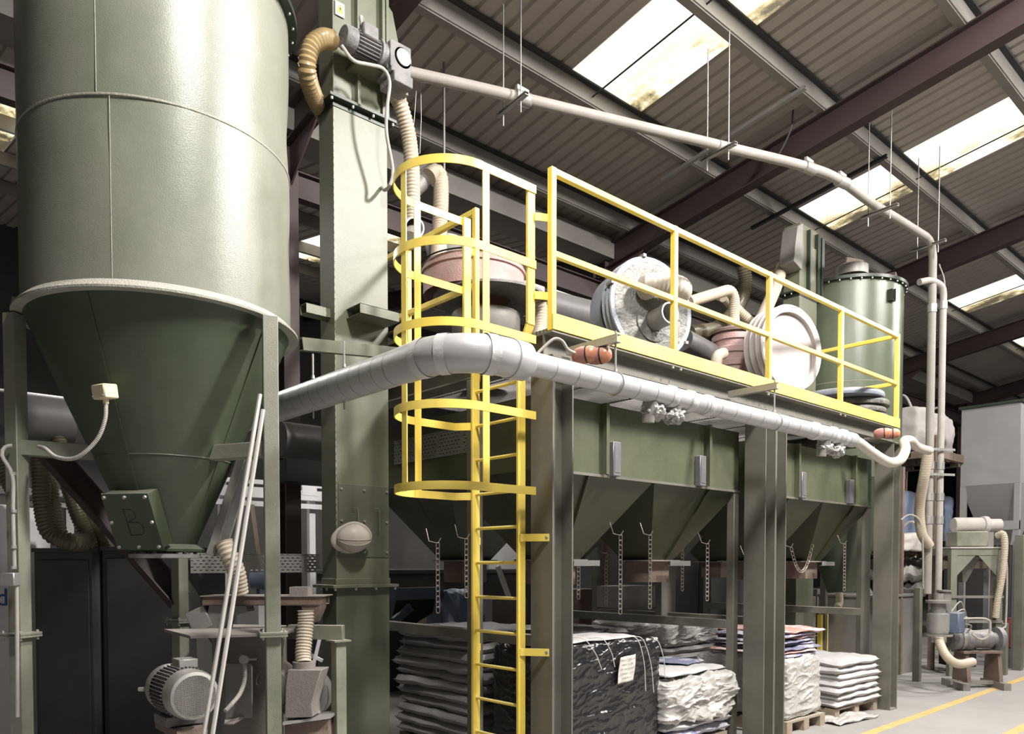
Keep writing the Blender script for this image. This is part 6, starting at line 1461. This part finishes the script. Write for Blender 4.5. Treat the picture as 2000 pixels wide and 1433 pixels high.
pallet(p.x - .05, q.x + 0.1, XR - .05, XR + .9, 'pallet under the upper white bulk bag', z=q.z - 0.13, m='wood_dark')
pallet(p2.x - .3, q2.x + .1, XR - .6, XR + .9, 'pallet under the blue bulk bag', z=q3.z - 0.13, m='wood_dark')
def rack():
    t = thing('pallet_rack', (p.x, XR, 0), 'dark pallet rack holding the bulk bags at the right', 'rack')
    x0, x1 = p2.x - 0.45, q2.x + 0.12
    for z in (q.z - 0.14, q3.z - 0.14): MB().box(x0, x1, XR - 0.66, XR - 0.58, z - 0.12, z).box(x0, x1, XR + 0.9, XR + 0.98, z - 0.12, z).build('rack_beam', 'wood_dark', t)
    for x in (x0, x1):
        for y in (XR - 0.66, XR + 0.9): MB().box(x - .04, x + .04, y, y + .08, 0, 3.6).build('rack_upright', 'rust', t)
rack()
for k, (px, py, w_) in enumerate(((1770, 1120, 1.1), (1775, 1145, 1.0), (1790, 1105, 0.8))):
    c = at(px, py, y=XR - 0.1)
    tag(sack_mesh(c + Vector((0, 0, 0)), w_, 0.7, 0.22, 200 + k * 5, 0.1 * k, wob=3).build('crumpled_bag', 'white_bag' if k != 1 else 'grey_sack', smooth=60), ('dusty crumpled bag in the heap under the rack, ' + ('lower one', 'bottom one', 'top one')[k]), 'bag', 'crumpled bags under the rack')
# smooth hoses by the risers
tag(hose([at(1812, 885, d=9.5), at(1805, 930, d=9.6), at(1796, 990, d=9.8), at(1800, 1040, d=9.9), at(1815, 1065, d=10)], 0.06, 0.03, 0.03, 16).build('smooth_hose', 'hose'), 'smooth beige hose sagging left of the riser pipes', 'hose')
tag(MB().tube(smooth_path([at(1760, 1015, d=9.8), at(1775, 1005, d=9.8), at(1795, 1015, d=9.8), at(1802, 1060, d=9.9), at(1803, 1150, d=10.1)], .04), 0.012, 8).build('thin_cable', 'conduit'), 'thin pale cable arching beside the brown post', 'cable')
tag(MB().box(*(lambda a: (a.x - .035, a.x + .035, a.y, a.y + .07, 0, at(1800, 890, d=10.3).z))(at(1803, 1326, z=0) + Vector((0.25, 0.4, 0)))).build('machine_post', 'rust'), 'tall brown post beside the left riser pipe', 'post')
def valve():
    c = at(1838, 1210, d=10.0); t = thing('valve_unit', (c.x, c.y, 0.95), 'dusty rotary valve with blue motor at the foot of the risers', 'valve')
    MB().lathe([(0.06, 0.36), (0.06, 0.28), (0.15, 0.27), (0.15, 0.24), (0.085, 0.23), (0.085, 0.0)], (c.x - 0.10, c.y, c.z - 0.02), 28).build('spool', 'dull_metal', t, smooth=30)
    MB().lathe([(0.0, -0.17), (0.12, -0.17), (0.13, -0.12), (0.13, 0.08), (0.0, 0.12)], (c.x - 0.10, c.y, c.z), 28).build('valve_body', 'galv', t, smooth=40)
    MB().box(c.x + 0.03, c.x + 0.27, c.y - 0.20, c.y + 0.05, c.z - 0.17, c.z + 0.10).build('motor_box', 'blue_paint', t, bevel=0.015)
    MB().box(c.x + 0.10, c.x + 0.40, c.y - 0.0, c.y + 0.2, c.z - 0.13, c.z + 0.14).build('gear_case', 'galv', t, bevel=0.015)
    MB().lathe([(0.07, 0.12), (0.07, 0.36), (0.1, 0.36), (0.1, 0.38)], (c.x + 0.13, c.y, c.z), 24).build('cylinder', 'dull_metal', t, smooth=30)
    MB().lathe([(0.17, -0.2), (0.17, -0.17)], (c.x - .1, c.y, c.z), 28).lathe([(0.10, -0.28), (0.10, -0.2)], (c.x - .1, c.y, c.z), 28).build('outlet', 'dull_metal', t)
    w_ = MB()
    for k in range(4): w_.tube(smooth_path([c + Vector((0.2, -0.05, 0.1 - k * 0.05)), c + Vector((0.4, -0.1 - 0.04 * k, 0.22 - k * 0.1)), c + Vector((0.6, -0.1, -0.05 - 0.05 * k))], 0.03), 0.009, 6)
    w_.build('cables', 'conduit', t)
valve()
tag(hose([at(1832, 1238, d=9.9), at(1838, 1262, d=9.8), at(1852, 1285, d=9.7), at(1872, 1296, d=9.7), at(1900, 1292, d=9.8)], 0.055, 0.03, 0.04, 16).build('smooth_hose', 'hose'), 'thick beige hose curving from the valve down to the blower', 'hose')
def blower():
    c = at(1885, 1248, d=10.3); t = thing('blower', (c.x, c.y, 0), 'dust caked blower with motor lying on a rusty base at the right', 'blower')
    ax = Vector((0.74, -0.62, 0)).normalized()
    b = MB().lathe([(0.0, -0.25), (0.11, -0.25), (0.14, -0.22), (0.14, -0.02), (0.145, -0.02), (0.145, 0.05), (0.12, 0.06), (0.12, 0.33), (0.0, 0.34)], c, 32, axis=ax)
    b.build('motor_body', 'cast', t, smooth=40)
    MB().lathe([(0.0, 0.34), (0.08, 0.35), (0.09, 0.40), (0.16, 0.41), (0.16, 0.47), (0.0, 0.48)], c, 28, axis=ax).build('fan_case', 'cast', t, smooth=40)
    MB().lathe([(0.152, -0.10), (0.152, -0.06)], c, 28, axis=ax).build('strap_band', 'dull_metal', t)
    q = c - Vector((0, 0, 0.16)); MB().bar(q - ax * 0.1, q + ax * 0.42, 0.28, 0.03).build('top_plate', 'rust', t)
    for o in (-0.05, 0.38): MB().prism([q + ax * o + Vector((0.10, 0.12, 0)), q + ax * o + Vector((-0.06, -0.07, 0)), rv((q + ax * o).x - 0.09, (q + ax * o).y - 0.11, 0.09), rv((q + ax * o).x + 0.13, (q + ax * o).y + 0.15, 0.09)], ax * 0.05).build('stand_leg', 'rust', t)
    for o in (-0.12, 0.42): MB().bar(rv((q + ax * o).x - 0.2, (q + ax * o).y - 0.2, 0.045), rv((q + ax * o).x + 0.2, (q + ax * o).y + 0.2, 0.045), 0.09, 0.09).build('skid', 'dull_metal', t)
    MB().bar(rv((q - ax * .2).x, (q - ax * .2).y, 0.07), rv((q + ax * .5).x, (q + ax * .5).y, 0.07), 0.05, 0.05).build('skid_rail', 'dull_metal', t)
    MB().tube(smooth_path([at(1842, 1203, d=10), at(1860, 1208, d=10), at(1925, 1208, d=10), at(1934, 1222, d=10), at(1930, 1242, d=10), at(1915, 1248, d=10), at(1898, 1238, d=10)], .03), 0.014, 8).build('power_cable', 'conduit', t)
blower()
def packer():
    # frame with funnel left of the grey hopper legs
    X = 11.6; a = at(1860, 1075, y=4.6); b = at(1975, 1075, y=4.0)
    t = thing('packing_frame', at(1915, 1310, d=11.6), 'dusty green packing machine frame with a funnel under a white table top', 'machine')
    p = at(1858, 1084, d=11.3); q = at(1960, 1084, d=11.3); z = p.z; zq = z
    d0 = rv(q.x - p.x, q.y - p.y).normalized(); n = Vector((-d0.y, d0.x, 0)); n = n if n.dot(_F) > 0 else -n; L = rv(q.x - p.x, q.y - p.y).length
    def P(s, v, zz): return rv(p.x, p.y, zz) + d0 * s + n * v
    MB().prism([P(0, 0, z), P(L, 0, z), P(L, 0.8, z), P(0, 0.8, z)], (0, 0, 0.10)).build('table_frame', 'green_leg', t)
    MB().prism([P(-.02, -.02, z + .10), P(L + .02, -.02, z + .1), P(L + .02, .82, z + .1), P(-.02, .82, z + .1)], (0, 0, 0.02)).build('dusty_top', 'dust_heap', t)
    for s in (0, L - 0.09):
        MB().prism([P(s, 0, 0), P(s + .09, 0, 0), P(s + .09, .09, 0), P(s, .09, 0)], (0, 0, z)).build('leg', 'green_leg', t)
    MB().prism([P(.09, .01, z), P(.36, .01, z), P(.09, .01, z - 0.3)], n * 0.01).build('gusset', 'green_leg', t); MB().prism([P(L - .09, .01, z), P(L - .36, .01, z), P(L - .09, .01, z - 0.3)], n * 0.01).build('gusset', 'green_leg', t)
    f = MB(); zz = z - 0.02
    T = [P(L * .34, .2, zz), P(L * .72, .2, zz), P(L * .72, .6, zz), P(L * .34, .6, zz)]; B = [P(L * .50, .35, zz - .38), P(L * .56, .35, zz - .38), P(L * .56, .45, zz - .38), P(L * .50, .45, zz - .38)]
    for k in range(4): f.quad(T[k], T[(k + 1) % 4], B[(k + 1) % 4], B[k])
    f.build('funnel', 'dull_metal', t, smooth=0)
    for k, h in enumerate((0.62, 0.98, 1.15)): MB().prism([P(-.02, -.03, z - h), P(L, -.03, z - h), P(L, .05, z - h), P(-.02, .05, z - h)], (0, 0, 0.035)).build('cross_bar', 'dull_metal', t)
    MB().prism([P(L * .3, .3, 0.1), P(L * .75, .3, 0.1), P(L * .75, .7, .1), P(L * .3, .7, .1)], (0, 0, z - 1.0)).build('inner_case', 'black', t)
    # box and drum on the table
    b0 = P(L * .26, .05, z + .12); rz = math.atan2(d0.y, d0.x)
    tag(rotbox(MB(), P(L * .46, .22, z + .24), (0.46, 0.3, 0.22), rz).build('gear_box', 'green_leg', bevel=0.01), 'grey green box on the dusty table top', 'gearbox')
    c0 = P(L * .34, .42, z + .46); tag(MB().lathe([(0.0, 0), (0.10, 0), (0.11, 0.02), (0.11, 0.42), (0.13, 0.43), (0.13, 0.5), (0.09, 0.52), (0.09, 0.7), (0.0, 0.72)], c0, 28, axis=d0).build('drive_motor', 'dust_heap', smooth=40), 'pale dust covered motor on top of the packing machine', 'motor')
    tag(rotbox(MB(), P(L * .34 + .3, .42, z + .235), (0.5, 0.2, 0.23), rz).build('motor_plinth', 'dull_metal'), 'plinth under the pale dust covered motor', 'plinth')
    hp = [P(L * .86, -0.02, z + .28), P(L * .90, -0.10, z + .30), P(L * .92, -.12, z + .12), P(L * .88, -.12, z - .3), P(L * .82, -.10, z - .65), P(L * .80, -.08, z - .9)]
    tag(hose(hp, 0.045, 0.024, 0.14, 16).build('ribbed_hose', 'hose'), 'beige ribbed hose hanging over the front of the packing machine', 'hose')
    cp = [P(L * .98, -.03, z + .1), P(L * 1.02, -.06, z - .2), P(L * 1.02, -.06, z - .9), P(L * .96, -.08, z - 1.05), P(L * .6, -.10, z - 1.08), P(L * .3, -.10, z - 1.1)]
    tag(MB().tube(smooth_path(cp, .05), 0.014, 8).build('grey_conduit', 'conduit'), 'grey conduit running down the side of the packing machine', 'conduit')
packer()
c = at(1985, 1235, d=12.5); tag(MB().lathe([(0.0, 0), (0.16, 0.02), (0.19, 0.15), (0.19, 0.35), (0.12, 0.48), (0.0, 0.5)], rv(c.x, c.y, c.z - 0.25), 28).build('red_vessel', 'red_drum', smooth=50), 'dark red rounded vessel partly hidden at the right edge', 'vessel')
tag(MB().lathe([(0.0, 0), (0.2, 0.0), (0.2, c.z - 0.25), (0.0, c.z - 0.25)], rv(c.x, c.y, 0), 24).build('vessel_stand', 'dull_metal'), 'dusty round stand below the dark red vessel', 'stand')
# far dark machinery rows so the hall reads as filled
for k, (x0, x1, y0, y1, z1, lab) in enumerate(((18.6, 20.5, 5.0, 6.4, 2.6, 'dark machine beyond the grey hopper'), (15.2, 16.6, 2.2, 3.2, 2.2, 'dark cupboard beyond the right edge post'), (10.2, 12.2, 6.9, 7.5, 2.4, 'dark shelving behind the second silo'))):
    tag(MB().box(x0, x1, y0, y1, 0, z1).box(x0 - .04, x1 + .04, y0 - .04, y1 + .04, z1, z1 + .05).box(x0 - .03, x0, y0 + .1, y1 - .1, .2, z1 - .1).build('dark_machine', 'dark_wall', bevel=0.01), lab, 'machine')
